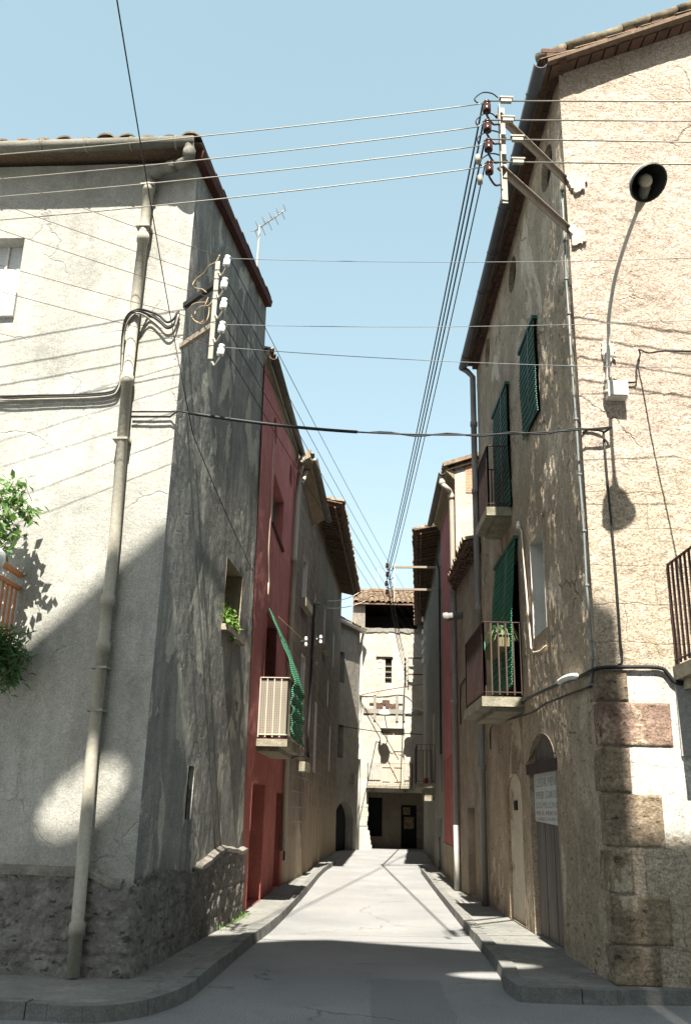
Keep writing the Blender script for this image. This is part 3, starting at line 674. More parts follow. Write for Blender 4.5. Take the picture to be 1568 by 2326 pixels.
def bush(name, label, F, px, dr, nleaf, mat, L=.09, W=.055, stems=True, droop=.4, seed=1, cat='plant', group=None):
    """px: list of (crop,x,y,spread m) blobs on the facade; dr: (d0,d1) distance from the wall"""
    rng = np.random.RandomState(seed); c0 = F.on(q(*px[0][:3]), dr[0]); t = thing(name, label, cat, c0, group)
    mb = MB(); sm = MB()
    for (c, x, y, sp, cnt) in px:
        for k in range(int(nleaf * cnt)):
            d = rng.uniform(*dr); u, z = F.at(q(c, x, y), d); a = rng.normal(size=2) * sp
            p = F.P(u + a[0], z + a[1], d)
            dv = np.array([rng.normal(), rng.normal(), rng.normal() * .6 - droop]) ; nv = np.array([rng.normal() * .6, -abs(rng.normal()) * .5, 1. + rng.normal() * .4])
            sc = rng.uniform(.65, 1.25); leaf(mb, p, dv, nv, L * sc, W * sc)
            if rng.rand() < .12: sm.tube([p, p + np.array([rng.normal() * .05, rng.normal() * .05, -.12])], .004, 4)
    mb.build('foliage', mat, t); 
    if stems: sm.build('stem', M_STEM, t)
    return t
LFw = LF
bush('climbing_rose', 'leafy climbing rose in sun beside the orange railing', LF, [('h', 40, 300, .10, .7), ('h', 150, 370, .07, .6), ('h', 80, 470, .09, .7), ('h', 30, 620, .09, .5), ('h', 110, 690, .05, .2), ('h', 290, 440, .04, .2), ('h', 260, 500, .04, .16), ('h', 140, 190, .06, .14), ('h', 215, 215, .04, .08), ('h', 30, 780, .07, .25)], (.3, .62), 95, M_LEAF, .10, .062, seed=4)
bush('potted_shrub', 'dark green bush in shade below the orange railing', LF, [('h', 20, 1680, .09, 1.0), ('h', 80, 1740, .08, .8), ('h', 30, 1860, .10, 1.0), ('h', 130, 1820, .06, .5), ('h', 70, 1950, .06, .4), ('h', 30, 1600, .05, .3)], (.12, .45), 150, M_LEAF_D, .12, .026, seed=9, droop=.2)
cl = MB(); p = LF.P(uR, zr1 + .03, .62); cl.lathe(p + [0, 0, -.12], (0.1, 0, 1), [(.0, .0), (.07, .01), (.085, .10), (.07, .17), (.03, .20), (0, .2)], 10)
cl.build('paint_pot', M_BAG, label='small white pot hung over the orange rail', cat='pot')
# plant in the side window
bush('window_plant', 'bright green leafy plant on the sill of the small side window', LS, [(2, 1160, 1075, .09, 1), (2, 1185, 1100, .11, 1.2), (2, 1205, 1130, .08, .8), (2, 1150, 1050, .06, .4)], (-.18, .06), 120, M_LEAF_L, .085, .055, seed=14, droop=0)

wd = MB(); rng = np.random.RandomState(12)
for k in range(70):
    u = rng.choice([rng.uniform(3.4, 5.3), rng.uniform(4.4, 5.4)]); p = LS.P(u, .118, .10 + abs(rng.normal()) * .05); a = rng.uniform(0, 6.28)
    leaf(wd, p, (math.cos(a) * .6, math.sin(a) * .6, rng.uniform(.5, 1.4)), (math.sin(a), -math.cos(a), .2), rng.uniform(.03, .09), .012)
wd.build('weeds', M_LEAF_L, label='little green weeds growing where the grey house plinth meets the pavement', cat='weeds', kind='stuff')

# ================================================================ RED HOUSE (left)
hr = thing('red_house', 'tall dark red rendered house left of the lane, mesh balcony and green awning', 'house', Z0(L1))
for (a1, b1, c1, d1) in [(.75, .35, 8.62, 8.72), ]: pass
opening(RD, hr, .95, 1.45, 8.3, 8.75, .1, M_RED, 'vent', 'pane', M_DARK, arch=.25)
opening(RD, hr, 4.0, 4.55, 8.5, 8.98, .1, M_RED, 'vent', 'pane', M_DARK, arch=.27)
hrw, wr = opening(RD, hr, 1.42, 3.2, 6.72, 7.72, .22, M_RED, 'window', 'shutter', M_SHUT, fdepth=.2)
sb = MB(); RD.box(sb, 1.38, 3.26, 6.66, 6.716, -.02, .05); sb.build('sill', M_VERGE, wr)
opening(RD, hr, 1.40, 3.05, 2.86, 5.02, .3, M_RED, 'balcony_door', 'pane', M_DARK, fdepth=.28)
hd1, d1 = opening(RD, hr, .66, 2.36, .121, 2.04, .3, M_RED2, 'door', 'leaf', M_DOOR_RED, fdepth=.27)
hd2, d2 = opening(RD, hr, 4.3, 5.42, .121, 1.95, .3, M_RED2, 'door', 'leaf', M_DOOR_RED, fdepth=.27)
RZ = 9.0
for dpart, u0, u1, zt in ((d1, .66, 2.36, 2.04), (d2, 4.3, 5.42, 1.95)):
    w_ = u1 - u0
    for k in range(2):
        a = u0 + .06 + k * (w_ - .08) / 2; b = a + (w_ - .08) / 2 - .05
        for z0, z1 in ((.28, .85), (.98, zt - .16)):
            mb = MB(); RD.box(mb, a + .05, b - .05, z0, z1, -.272, -.258); mb.build('panel', M_DOOR_RED, dpart)
    mb = MB(); c_ = u0 + w_ / 2; mb.tube([RD.P(c_ + .08, 1.02, -.26), RD.P(c_ + .08, 1.02, -.2), RD.P(c_ + .2, 1.02, -.2)], .012, 6); mb.build('handle', M_STEEL, dpart)
mb = MB()
for a, b, z0, z1 in ((1.43, 1.49, 6.73, 7.71), (3.13, 3.19, 6.73, 7.71), (1.49, 3.13, 7.65, 7.71), (2.27, 2.35, 6.73, 7.65)): RD.box(mb, a, b, z0, z1, -.198, -.17)
mb.build('frame', M_SHUT, wr)
wrp = lambda u, z: -.66 * z / 10.2 * sstep(1.0, 0, u)
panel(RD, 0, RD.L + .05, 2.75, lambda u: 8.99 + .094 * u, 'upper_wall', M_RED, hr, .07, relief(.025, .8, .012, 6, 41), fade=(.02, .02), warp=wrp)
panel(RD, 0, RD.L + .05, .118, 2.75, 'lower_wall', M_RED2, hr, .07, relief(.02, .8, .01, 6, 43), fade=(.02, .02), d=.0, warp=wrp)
prism([(p[0], p[1]) for p in [RD.P(.06, 0, -.55), RD.P(RD.L - .02, 0, -.42), RD.P(RD.L - .02, 0, -6), RD.P(.06, 0, -6)]], 0, 9.1).build('light_stop_core', M_CORE, hr)
g0 = RD.eave(q(4, 228, 205), -.5); g1 = RD.eave(q(4, 418, 862), RD.L - .1)
gm = MB(); gm.halfpipe(g0, g1, .075); gm.build('gutter', M_GUTTER, hr)
w0 = RD.on(q(4, 172, 290)); w1 = RD.on(q(4, 383, 930)); 
def soffit(g0, g1, F, zt0, zt1, mat, house, name='eave_soffit', inn=.085, u0=0., u1=None, moulded=True):
    u1 = F.L if u1 is None else u1
    a0 = F.P(u0, zt0, -.03); a1 = F.P(u1, zt1, -.03); b0 = g0 + [0, 0, .03] - F.n3 * .09; b1 = g1 + [0, 0, .03] - F.n3 * .09
    d0 = (b0 - a0) * [1, 1, 0]; d1_ = (b1 - a1) * [1, 1, 0]
    mb = MB(); N = 4 if moulded else 1
    for k in range(N):
        s0 = k / N; s1 = (k + 1) / N
        A = lambda s, e: (a0 + (b0 - a0) * s if e == 0 else a1 + (b1 - a1) * s)
        p = [A(s0, 0), A(s0, 1), A(s1 - .03, 1), A(s1 - .03, 0)]
        mb.hexa(p + [x + [0, 0, .10 + .12 * (1 - s0)] for x in p])
    return mb.build(name, mat, house)
soffit(g0, g1, RD, 8.93, 9.53, M_SOFFIT, hr, u0=-.6)
rr0 = g0 - RD.n3 * .09 + [0, 0, .12]; rr1 = g1 - RD.n3 * .09 + [0, 0, .12]; bk = -RD.n3 * 5
slab(rr0, rr1, rr1 + bk + [0, 0, 1.5], rr0 + bk + [0, 0, 1.5], .05, .05).build('roof', M_TIMBER, hr)
tiles(rr0, rr1, rr0 + bk + [0, 0, 1.5], rr1 + bk + [0, 0, 1.5], .24, .42).build('roof_tiles', M_TILE, hr)
pp = [RD.eave(q(4, 420, 865), RD.L - .1), RD.on(q(4, 405, 915), .18), RD.on(q(4, 396, 985), .1), RD.on(q(4, 382, 1130), .08), RD.on(q(4, 352, 1780), .08), RD.on(q(5, 332, 560), .08), RD.on(q(5, 318, 1150), .08), RD.on(q(5, 290, 1890), .08)]
pp[-1][2] = max(pp[-1][2], .13)
pipe(pp, .06, (.03, .07, .16, .4, .62)).build('downpipe', M_PIPE_C, hr)
# balcony
ub0, ub1, bz0, bd = .88, 3.2, 2.74, .5
bm = MB(); RD.box(bm, ub0 - .02, ub1, bz0 - .12, bz0, -.02, bd + .02); RD.box(bm, ub0 + .05, ub1 - .05, bz0 - .2, bz0 - .122, -.02, bd - .13)
bal = bm.build('balcony', M_SLAB, hr)
rail_ = railing(RD, ub0, ub1, bz0 + .03, bz0 + 1.02, bd, .13, .008); rail_.build('railing', M_IRON_P, bal)
pm = MB(); RD.box(pm, ub0 + .015, ub0 + .02, bz0 + .05, bz0 + .99, .03, bd - .015); pm.build('mesh_screen', M_PERF, bal)
# green awning cloth: from above the door, over the rail, hanging outside
aw = MB(); path = []
for k in range(15): t = k / 14; path.append((.03 + (bd + .03) * t, 5.06 - (5.06 - bz0 - 1.05) * t + .05 * math.sin(math.pi * t), t))
for k in range(1, 15): path.append((bd + .06 + .02 * math.sin(k * 1.9), bz0 + 1.05 - 1.0 * k / 14, 1))
vs = []; nu = 22
for (d_, z_, t_) in path:
    for k in range(nu + 1):
        a_ = 1.36 - .32 * t_; u = a_ + (3.02 + .12 * t_ - a_) * k / nu
        vs.append(RD.P(u, z_ + .02 * math.sin(k * 1.3 + z_ * 3), d_ + (.014 * math.sin(k * 1.7 + z_ * 5) + .01 * math.sin(k * .6 + z_ * 14)) * (.3 + t_)))
n1 = nu + 1; fs = [(i * n1 + k, i * n1 + k + 1, (i + 1) * n1 + k + 1, (i + 1) * n1 + k) for i in range(len(path) - 1) for k in range(nu)]
aw.add(vs, fs, True); o = aw.build('awning', M_GREEN_A, label='green slatted awning draped from the balcony door over the red house balcony', cat='awning')
sm_ = o.modifiers.new('thickness', 'SOLIDIFY'); sm_.thickness = .012
bc = [RD.on(q(4, x, y), .03) for x, y in [(222, 640), (230, 720), (216, 1000), (212, 1180), (208, 1255), (203, 1300), (194, 1480), (196, 1700), (190, 1790)]] + [RD.on(q(5, 193, 130), .03), RD.on(q(5, 192, 250), .03)]
wire(smooth_path(bc, 3), .011).build('hanging_cable', M_BEIGE, label='beige cable hanging down the red house wall to the awning', cat='cable')

# ================================================================ BROWN HOUSE with cream soffit
hb = thing('brown_house', 'narrow brown rendered house with a cream boxed eave beside the red house', 'house', Z0(L2))
opening(B3, hb, 1.25, 2.05, 6.62, 7.75, .32, M_WHITEW, 'window', 'pane', M_DARK)
opening(B3, hb, 1.55, 2.25, 3.85, 5.3, .32, M_WHITEW, 'window', 'pane', M_DARK)
sb = MB(); B3.box(sb, 1.15, 2.3, 6.4, 6.61, -.02, .14); sb.build('ledge', M_SLAB, hb); sb = MB(); B3.box(sb, 1.5, 2.4, 2.5, 2.72, -.02, .2); sb.build('ledge', M_SLAB, hb)
b3z = 9.25
panel(B3, 0, B3.L, .1, lambda u: 9.74 - .27 * u, 'wall', m_stone('patched_masonry', (.32, .29, .24), (.16, .138, .118), (.22, .188, .155), (.33, .275, .2), (.10, .083, .068), zfade=.45), hb, .07, relief(.03, .8, .025, 5, 51))
prism([(p[0], p[1]) for p in [B3.P(.03, 0, -.42), B3.P(B3.L - .02, 0, -.42), B3.P(B3.L - .02, 0, -6), B3.P(.03, 0, -6)]], 0, 9.3).build('light_stop_core', M_CORE, hb)
g0 = B3.eave(q('c', 418, 285), .1); g1 = B3.eave(q('c', 615, 1140), B3.L)
gm = MB(); gm.halfpipe(g0, g1, .085); gm.build('gutter', M_GUTTER, hb)
soffit(g0, g1, B3, g0[2] - .16, g1[2] - .16, M_SOFFIT, hb, moulded=False)
rr0 = g0 - B3.n3 * .09 + [0, 0, .12]; rr1 = g1 - B3.n3 * .09 + [0, 0, .12]; bk = -B3.n3 * 5
slab(rr0, rr1, rr1 + bk + [0, 0, 1.3], rr0 + bk + [0, 0, 1.3], .05, .05).build('roof', M_TIMBER, hb)
tiles(rr0, rr1, rr0 + bk + [0, 0, 1.3], rr1 + bk + [0, 0, 1.3], .24, .42).build('roof_tiles', M_TILE, hb)
el = [g0 + [0, 0.02, -.05], B3.on(q('c', 450, 395), .36), B3.on(q('c', 395, 435), .24), B3.on(q('c', 310, 480), .12), B3.on(q('c', 285, 560), .1), B3.on(q('c', 250, 640), .06)]
pipe(smooth_path(el, 4), .045, (.3, .7)).build('downpipe', M_PIPE_C, hb)

# ================================================================ MASONRY HOUSE with rafter eave
hm = thing('masonry_house', 'dark stone block house on the left with a deep timber rafter eave', 'house', Z0(L2B))
for (u0, u1, z0, z1) in [(5.4, 6.3, 6.7, 8.0), (2.8, 3.7, 2.65, 4.6), (8.3, 9.0, 5.1, 6.0), (11, 11.8, 6.9, 8.2), (10.2, 11, 3.0, 4.6)]:
    opening(B4, hm, u0, u1, z0, z1, .32, M_WHITEW, 'window', 'pane', M_DARK)
sb = MB(); B4.box(sb, 5.3, 6.4, 6.5, 6.69, -.02, .16); sb.build('ledge', M_SLAB, hm)
e0 = B4.eave(q('c', 800, 885), .3); e1 = B4.eave(q('c', 1035, 2135), B4.L + .1)
z_w = min(e0[2], e1[2]) - .02
B4TOP = lambda u: e0[2] + .18 + (e1[2] - e0[2]) * u / B4.L
panel(B4, 0, B4.L, .0, B4TOP, 'wall', M_BLOCK, hm, .09, relief(.04, .6, .03, 5, 61))
prism([(p[0], p[1]) for p in [B4.P(.03, 0, -.42), B4.P(B4.L, 0, -.42), B4.P(B4.L, 0, -7), B4.P(.03, 0, -7)]], 0, z_w + .1).build('light_stop_core', M_CORE, hm)
eb = MB(); eb.poly([B4.P(B4.L, .0, -.0), B4.P(B4.L, .0, -6), B4.P(B4.L, z_w + .3, -6), B4.P(B4.L, z_w + .2, 0)], B4.t3 * .02); eb.build('end_wall', M_BROWN, hm)
def rafters(F, e0, e1, house, n, up=.22, sz=.09, back=.3, seed=3):
    """e0,e1: points on the tile edge; rafters run back and up over the wall"""
    rng = np.random.RandomState(seed)
    for k in range(n):
        mb = MB(); s = (k + .5 + rng.uniform(-.2, .2)) / n; p = e0 * (1 - s) + e1 * s
        d = (p[:2] - F.A) @ F.n; inn = p - F.n3 * (d + back) + [0, 0, (d + back) * up]
        mb.bar(p - F.n3 * .08 + [0, 0, -.10 + rng.uniform(-.02, .02)], inn + [0, 0, -.10], sz * rng.uniform(.7, 1.15), sz * rng.uniform(.9, 1.3)); mb.build('rafter', M_TIMBER, house)
    d0 = (e0[:2] - F.A) @ F.n; d1 = (e1[:2] - F.A) @ F.n
    i0 = e0 - F.n3 * (d0 + back) + [0, 0, (d0 + back) * up]; i1 = e1 - F.n3 * (d1 + back) + [0, 0, (d1 + back) * up]
    slab(e0, e1, i1, i0, .03, .025).build('roof_boards', M_TIMBER, house)
    fb = MB(); f0 = e0 - F.n3 * .2 + [0, 0, -.03 + .04]; f1 = e1 - F.n3 * .2 + [0, 0, -.03 + .04]; fb.bar(f0 - [0, 0, .17], f1 - [0, 0, .17], .03, .045); fb.build('batten', M_WOODB, house)
    bk = 5.0
    j0 = e0 - F.n3 * (d0 + bk) + [0, 0, (d0 + bk) * up]; j1 = e1 - F.n3 * (d1 + bk) + [0, 0, (d1 + bk) * up]
    tiles(e0, e1, j0, j1, .23, .40, .06, .02).build('roof_tiles', M_TILE, house)
    return i0, i1
rafters(B4, e0, e1, hm, 46)
B4E = (e0, e1)

# ================================================================ GREY HOUSE at far left with arch
hg = thing('grey_arch_house', 'shaded grey house at the lane end with a dark round archway', 'house', Z0(FL.P(0, 0)))
ua, za = FL.at(q(5, 745, 1870)); ut, zt_ = FL.at(q(5, 700, 1565))
opening(FL, hg, ua - 2.2, ua, .0, max(zt_, 2.0), .42, M_FL, 'archway', 'arch_darkness', M_DARK, arch=.9)  # dark sheet in the arch paints the unlit alley behind it
for (x0, y0, x1, y1) in [(655, 572, 689, 788), (640, 1052, 680, 1280)]:
    a, b = FL.at(q(5, x0, y0)), FL.at(q(5, x1, y1)); opening(FL, hg, a[0], b[0], b[1], a[1], .25, M_FL, 'window', 'pane', M_DARK)
gz = FL.at(q(5, 720, 420))[1]
panel(FL, -2.6, FL.L, .0, gz + .1, 'wall', M_FL, hg, .07, relief(.03, .8, .02, 6, 71))
ge0, ge1 = FL.P(-2.6, gz, .3), FL.P(FL.L - .02, gz, .3)
gm = MB(); gm.halfpipe(ge0, ge1, .08); gm.build('gutter', M_PIPE_W, hg)
t0, t1 = ge0 + [0, 0, .1], ge1 + [0, 0, .1]; bk = -FL.n3 * 3 + np.array([0, 0, 1.6])
tiles(t0, t1, t0 + bk, t1 + bk, .22, .40, .055).build('roof_tiles', M_TILE, hg); slab(t0, t1, t1 + bk, t0 + bk, .05, .04).build('roof', M_TIMBER, hg)
gp = [FL.P(FL.L - .06, gz - .06, .2), FL.P(FL.L - .05, gz - .4, .12)] + [FL.P(FL.L - .05, z, .1) for z in (6, 3, .05)]
pipe(gp, .055, (.3, .6)).build('downpipe', M_PIPE_W, hg)
u, z = FL.at(q(5, 742, 1420)); mb = MB(); FL.box(mb, u - .14, u + .14, z - .22, z + .22, 0, .16); FL.box(mb, u - .12, u + .12, z - .2, z + .2, .161, .17)
mb.build('meter_box', M_STEEL, hg)
prism([(p[0], p[1]) for p in [FL.P(-2.6, 0, -.45), FL.P(FL.L - .1, 0, -.45), FL.P(FL.L - .1, 0, -3.5), FL.P(-2.6, 0, -3.5)]], 0, gz).build('light_stop_core', M_CORE, hg)

# ================================================================ IVORY HOUSE closing the lane
hf = thing('ivory_house', 'sunlit ivory house closing the lane with an open attic and old balcony', 'house', Z0(FR.P(0, 0)))
fu = lambda x, y: FR.at(q(5, x, y))
gt, gb_ = fu(830, 275), fu(825, 425); gr = 3.55
fr_top = gt[1] + .02
hgal = FR.hole(fu(826, 350)[0], fu(1172, 350)[0], gb_[1], fr_top)
wtl, wbr = fu(899, 612), fu(1008, 786)
hwin, win = opening(FR, hf, wtl[0], wbr[0], wbr[1], wtl[1], .22, M_FAR, 'window', 'pane', M_DARK, fdepth=.2)
mid = (wtl[0] + wbr[0]) / 2
mb = MB(); FR.box(mb, wtl[0], wbr[0], wtl[1] - .06, wtl[1] - .002, -.16, -.1); FR.box(mb, wtl[0] + .002, wtl[0] + .05, wbr[1], wtl[1] - .06, -.16, -.1); FR.box(mb, wbr[0] - .05, wbr[0] - .002, wbr[1], wtl[1] - .06, -.16, -.1)
FR.box(mb, mid - .04, mid + .04, wbr[1], wtl[1] - .06, -.16, -.1)
for k in range(3): FR.box(mb, mid + .05, wbr[0] - .05, wbr[1] + .25 + k * .28, wbr[1] + .275 + k * .28, -.14, -.11)
mb.build('frame', M_WOODG, win)
mb = MB(); FR.box(mb, wtl[0] + .05, mid - .04, wbr[1], wtl[1] - .07, -.14, -.10)
for k in range(4): FR.box(mb, wtl[0] + .1, mid - .1, wbr[1] + .1 + k * .3, wbr[1] + .3 + k * .3, -.10, -.085)
mb.build('shutter', M_WOODG, win)
dtl, dbr = fu(930, 1082), fu(1083, 1452); bz = fu(980, 1455)[1]
hdoor, dr = opening(FR, hf, dtl[0], dbr[0], bz, dtl[1], .25, M_FAR, 'balcony_door', 'leaf', M_WOODG, fdepth=.2)
mb = MB(); dm = (dtl[0] + dbr[0]) / 2
for s in (0, 1):
    a = dtl[0] + .04 + s * (dm - dtl[0]); b = a + (dm - dtl[0]) - .08
    for z0, z1 in [(.15, .7), (.8, 1.4), (1.55, 2.2)]: 
        FR.box(mb, a + .05, b - .05, bz + z0, min(bz + z1, dtl[1] - .05), -.184, -.165)
    FR.box(mb, a, a + .03, bz, dtl[1] - .02, -.184, -.15)
mb.build('panel', M_WOODG, dr)
# ground floor is set back behind a pier
sof = fu(835, 1500)[1]; pr = fu(838, 1700)[0]
FR.hole(pr, 8, -.1, sof)
panel(FR, .0, 5.5, .0, fr_top, 'wall', M_FAR, hf, .05, relief(.05, .9, .035, 5, 81), fade=(.02, .02))
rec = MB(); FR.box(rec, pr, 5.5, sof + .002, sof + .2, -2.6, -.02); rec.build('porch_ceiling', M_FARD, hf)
PB = Facade(FR.P(0, 0, -2.2), FR.P(6, 0, -2.2), 1)
pu = lambda x, y: PB.at(q(5, x, y))
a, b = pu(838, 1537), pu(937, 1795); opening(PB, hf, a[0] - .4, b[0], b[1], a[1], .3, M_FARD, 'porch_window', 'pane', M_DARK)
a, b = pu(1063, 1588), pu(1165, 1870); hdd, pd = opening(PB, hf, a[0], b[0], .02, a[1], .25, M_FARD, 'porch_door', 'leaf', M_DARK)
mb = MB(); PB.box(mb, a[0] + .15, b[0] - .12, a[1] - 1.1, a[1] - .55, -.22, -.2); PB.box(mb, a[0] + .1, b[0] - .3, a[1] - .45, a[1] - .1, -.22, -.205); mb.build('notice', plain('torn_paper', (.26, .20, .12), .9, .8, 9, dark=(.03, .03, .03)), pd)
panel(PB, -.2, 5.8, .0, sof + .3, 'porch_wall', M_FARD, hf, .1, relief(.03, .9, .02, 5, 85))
sb = MB(); sb.poly([FR.P(pr, 0, -.0), FR.P(pr, 0, -2.2), FR.P(pr, sof, -2.2), FR.P(pr, sof, 0)], FR.t3 * -.03); sb.build('porch_side', M_FARD, hf)
# pier: battered rough stone
pm = MB(); rng = np.random.RandomState(5); zz = np.linspace(0, sof + .15, 14)
for k in range(13):
    w0_ = pr + .02 + .22 * max(0, 1 - zz[k] / .9) + rng.uniform(-.02, .05); FR.box(pm, .03, w0_, zz[k], zz[k + 1] - .004, -.28, .03 + .1 * max(0, 1 - zz[k] / .8) + rng.uniform(0, .05))
pm.build('pier', M_FAR, hf)
# attic gallery box
gx0, gx1 = hgal['u0'], hgal['u1']
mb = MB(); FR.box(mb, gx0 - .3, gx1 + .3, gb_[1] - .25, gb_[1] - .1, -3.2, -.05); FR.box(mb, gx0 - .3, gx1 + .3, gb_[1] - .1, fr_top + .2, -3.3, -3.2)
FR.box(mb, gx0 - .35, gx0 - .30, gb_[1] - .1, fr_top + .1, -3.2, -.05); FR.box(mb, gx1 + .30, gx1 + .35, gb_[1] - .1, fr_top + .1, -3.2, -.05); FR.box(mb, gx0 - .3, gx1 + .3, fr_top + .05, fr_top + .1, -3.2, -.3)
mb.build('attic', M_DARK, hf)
mb = MB(); us = np.linspace(gx0 - .25, gx1 + .3, 30)
for k in range(29): FR.box(mb, us[k], us[k + 1] + .01, gb_[1] - .14 - .1 * vnoise(np.array([k * .6]), np.array([1.]), 3)[0], gb_[1] + .015 * math.sin(k), -.05, .05)
mb.build('attic_ledge', M_FL, hf)
mb = MB(); FR.box(mb, gx0 - .62, gx0 - .01, gb_[1] - .2, fr_top + .05, -.3, .015); mb.build('attic_post', plaster('dark_stain_render', (.24, .215, .18), (.16, .14, .12), (.3, .27, .22), 2, .4, None, 40, .5), hf)
t0 = FR.P(gx0 - .6, fr_top + .08, .28); t1 = FR.P(5.6, fr_top + .08, .28); bk = -FR.n3 * 3.8 + np.array([0, 0, 1.55])
tiles(t0, t1, t0 + bk, t1 + bk, .27, .42, .075, .02).build('roof_tiles', M_TILE, hf)
slab(t0, t1, t1 + bk, t0 + bk, .07, .04).build('roof', M_WOODB, hf)
prism([(p[0], p[1]) for p in [FR.P(.1, 0, -2.7), FR.P(5.6, 0, -2.7), FR.P(5.6, 0, -5), FR.P(.1, 0, -5)]], 0, fr_top).build('light_stop_core', M_CORE, hf)
prism([(p[0], p[1]) for p in [FR.P(.1, 0, -.32), FR.P(5.5, 0, -.32), FR.P(5.5, 0, -2.7), FR.P(.1, 0, -2.7)]], sof + .21, gb_[1] - .3).build('floor', M_CORE, hf)  # same light-stopping block, filling the storey above the porch
# brick band, old beam and stubs
mb = MB(); rng = np.random.RandomState(2)
zb = fu(950, 930)[1]
for k in range(22):
    u = fu(840, 930)[0] + rng.uniform(0, 1.55); FR.box(mb, u, u + rng.uniform(.12, .3), zb + rng.randint(-2, 4) * .075, zb + .055 + rng.randint(-1, 2) * .04, .0, .03 + rng.uniform(0, .02))
mb.build('brick_band', M_EAVE_BRICK, hf)
mb = MB(); FR.box(mb, fu(815, 970)[0], 3.3, zb - .42, zb - .2, .0, .06); mb.build('lintel_beam', M_FL, hf)
for x in (890, 1035, 1080):
    mb = MB(); u = fu(x, 940)[0]; FR.box(mb, u - .06, u + .06, zb - .75, zb + .45, .0, .05); mb.build('wall_strip', M_FL, hf)
btl, bbr = fu(843, 1312), fu(1130, 1470); bz2 = fu(980, 1462)[1]
bm = MB(); FR.box(bm, btl[0] - .05, bbr[0] + .02, bz2 - .12, bz2, -.02, .55); fb_ = bm.build('balcony', M_SLAB, hf)
railing(FR, btl[0], bbr[0], bz2 + .02, bz2 + 1.0, .52, .105, .008).build('railing', M_IRON, fb_)
mb = MB(); 
for u in (btl[0] + .25, bbr[0] - .3): mb = MB(); FR.box(mb, u - .08, u + .08, bz2 - .3, bz2 - .125, -.02, .4); mb.build('bracket', M_SLAB, fb_)

# ================================================================ PALE GREY HOUSE (right, far)
hp = thing('pale_grey_house', 'pale grey house on the right with a dark timber eave and little balcony', 'house', Z0(R3))
e0 = H4.eave(q(4, 1148, 1340), .15); e1 = H4.eave(q(5, 1156, 408), H4.L)
panel(H4, 0, H4.L, .0, lambda u: e0[2] + .22 + (e1[2] - e0[2]) * u / H4.L, 'wall', M_R4, hp, .09, relief(.04, .6, .015, 5, 91))
prism([(p[0], p[1]) for p in [H4.P(.03, 0, -.42), H4.P(H4.L, 0, -.42), H4.P(H4.L, 0, -6), H4.P(.03, 0, -6)]], 0, e1[2]).build('light_stop_core', M_CORE, hp)
sb = MB(); sb.poly([H4.P(0, .0, -.0), H4.P(0, .0, -6), H4.P(0, e0[2] + 1.0, -6), H4.P(0, e0[2] + .1, 0)], H4.t3 * .02); sb.build('end_wall', M_R4, hp)
rafters(H4, e0, e1, hp, 50, seed=8)
du = H4.solve_d(q(5, 1166, 1190), 5.2); zt_ = H4.at(q(5, 1166, 1190), du)[1]; zb = H4.at(q(5, 1166, 1445), du)[1]
uf = H4.at(q(5, 1146, 1190), du)[0]
uf = min(max(uf, 6.6), 8.2)
bm = MB(); H4.box(bm, 5.15, uf + .1, zb - .14, zb, -.02, du + .03); H4.box(bm, 5.3, 5.5, zb - .55, zb - .142, -.02, du * .6); H4.box(bm, uf - .3, uf - .1, zb - .5, zb - .142, -.02, du * .6)
pb = bm.build('balcony', M_SLAB, hp)
railing(H4, 5.2, uf, zb + .02, zt_, du, .14, .009).build('railing', M_IRON, pb)
mb = MB(); H4.box(mb, 5.5, 6.6, zb, zb + 2.3, -.02, .03); mb.build('balcony_door', M_WOODG, hp)
rp = MB(); rp.lathe(H4.P(5.32, zb, du * .5), (0, 0, 1), [(0, .0), (.06, .0), (.08, .16), (.09, .17), (.075, .17), (0, .15)], 10); rp.build('flower_pot', M_REDPOT, label='small red pot standing on the pale grey house balcony', cat='pot')
mb = MB(); H4.box(mb, 1.5, 1.75, 1.0, 1.5, 0, .13); mb.tube([H4.P(1.62, 1.0, .06), H4.P(1.62, .1, .06)], .03, 8); mb.build('gas_pipe', M_PIPE_G, hp)
cb = [H4.P(.12, e0[2] - .9, .9)] ; u_, z_ = .12, 0
cp = [H4.P(.3, H4.on(q('b', 560, 605), .1)[2], .12)] + [H4.P(.1, z, .06) for z in (H4.at(q('b', 645, 700))[1], 6.5, 5, 4.2, 3.2)]
wire(cp, .03).build('cable_run', M_BLACK, label='thick black cable clipped down the edge of the pale grey house', cat='cable')
gp = [H4.P(.1, 3.2, .06), H4.P(.1, 2.9, .06), H4.P(-.15, 2.9, .07), H4.P(-.15, 2.2, .07)]
wire(gp, .02).build('conduit', M_BLUEC, label='short grey conduit bend on the red strip house', cat='conduit')

# ================================================================ RED STRIP HOUSE (right)
hs = thing('narrow_red_house', 'narrow dark red house on the right with a cream gutter and pale gable', 'house', Z0(R2))
g0 = H3.eave(q(4, 1330, 965), -.1); g1 = H3.eave(q(4, 1252, 1312), H3.L - .1)
zr = (g0[2] + g1[2]) / 2
opening(H3, hs, 1.6, 2.5, 3.55, 4.95, .2, M_RED, 'window', 'shutter', M_SHUT)
opening(H3, hs, 2.6, 3.0, 7.3, 7.7, .2, M_RED, 'vent', 'pane', M_DARK, arch=.2)
panel(H3, 0, H3.L, 3.0, lambda u: 9.21 + .08 * u, 'upper_wall', M_RED, hs, .09, relief(.02, .8, .01, 5, 95)); panel(H3, 0, H3.L, .9, 3.0, 'lower_wall', M_RED2, hs, .09, relief(.02, .8, .01, 5, 96)); panel(H3, 0, H3.L, 0, .9, 'base_wall', M_BROWN, hs, .09, relief(.02, .8, .01, 5, 97), d=.012)
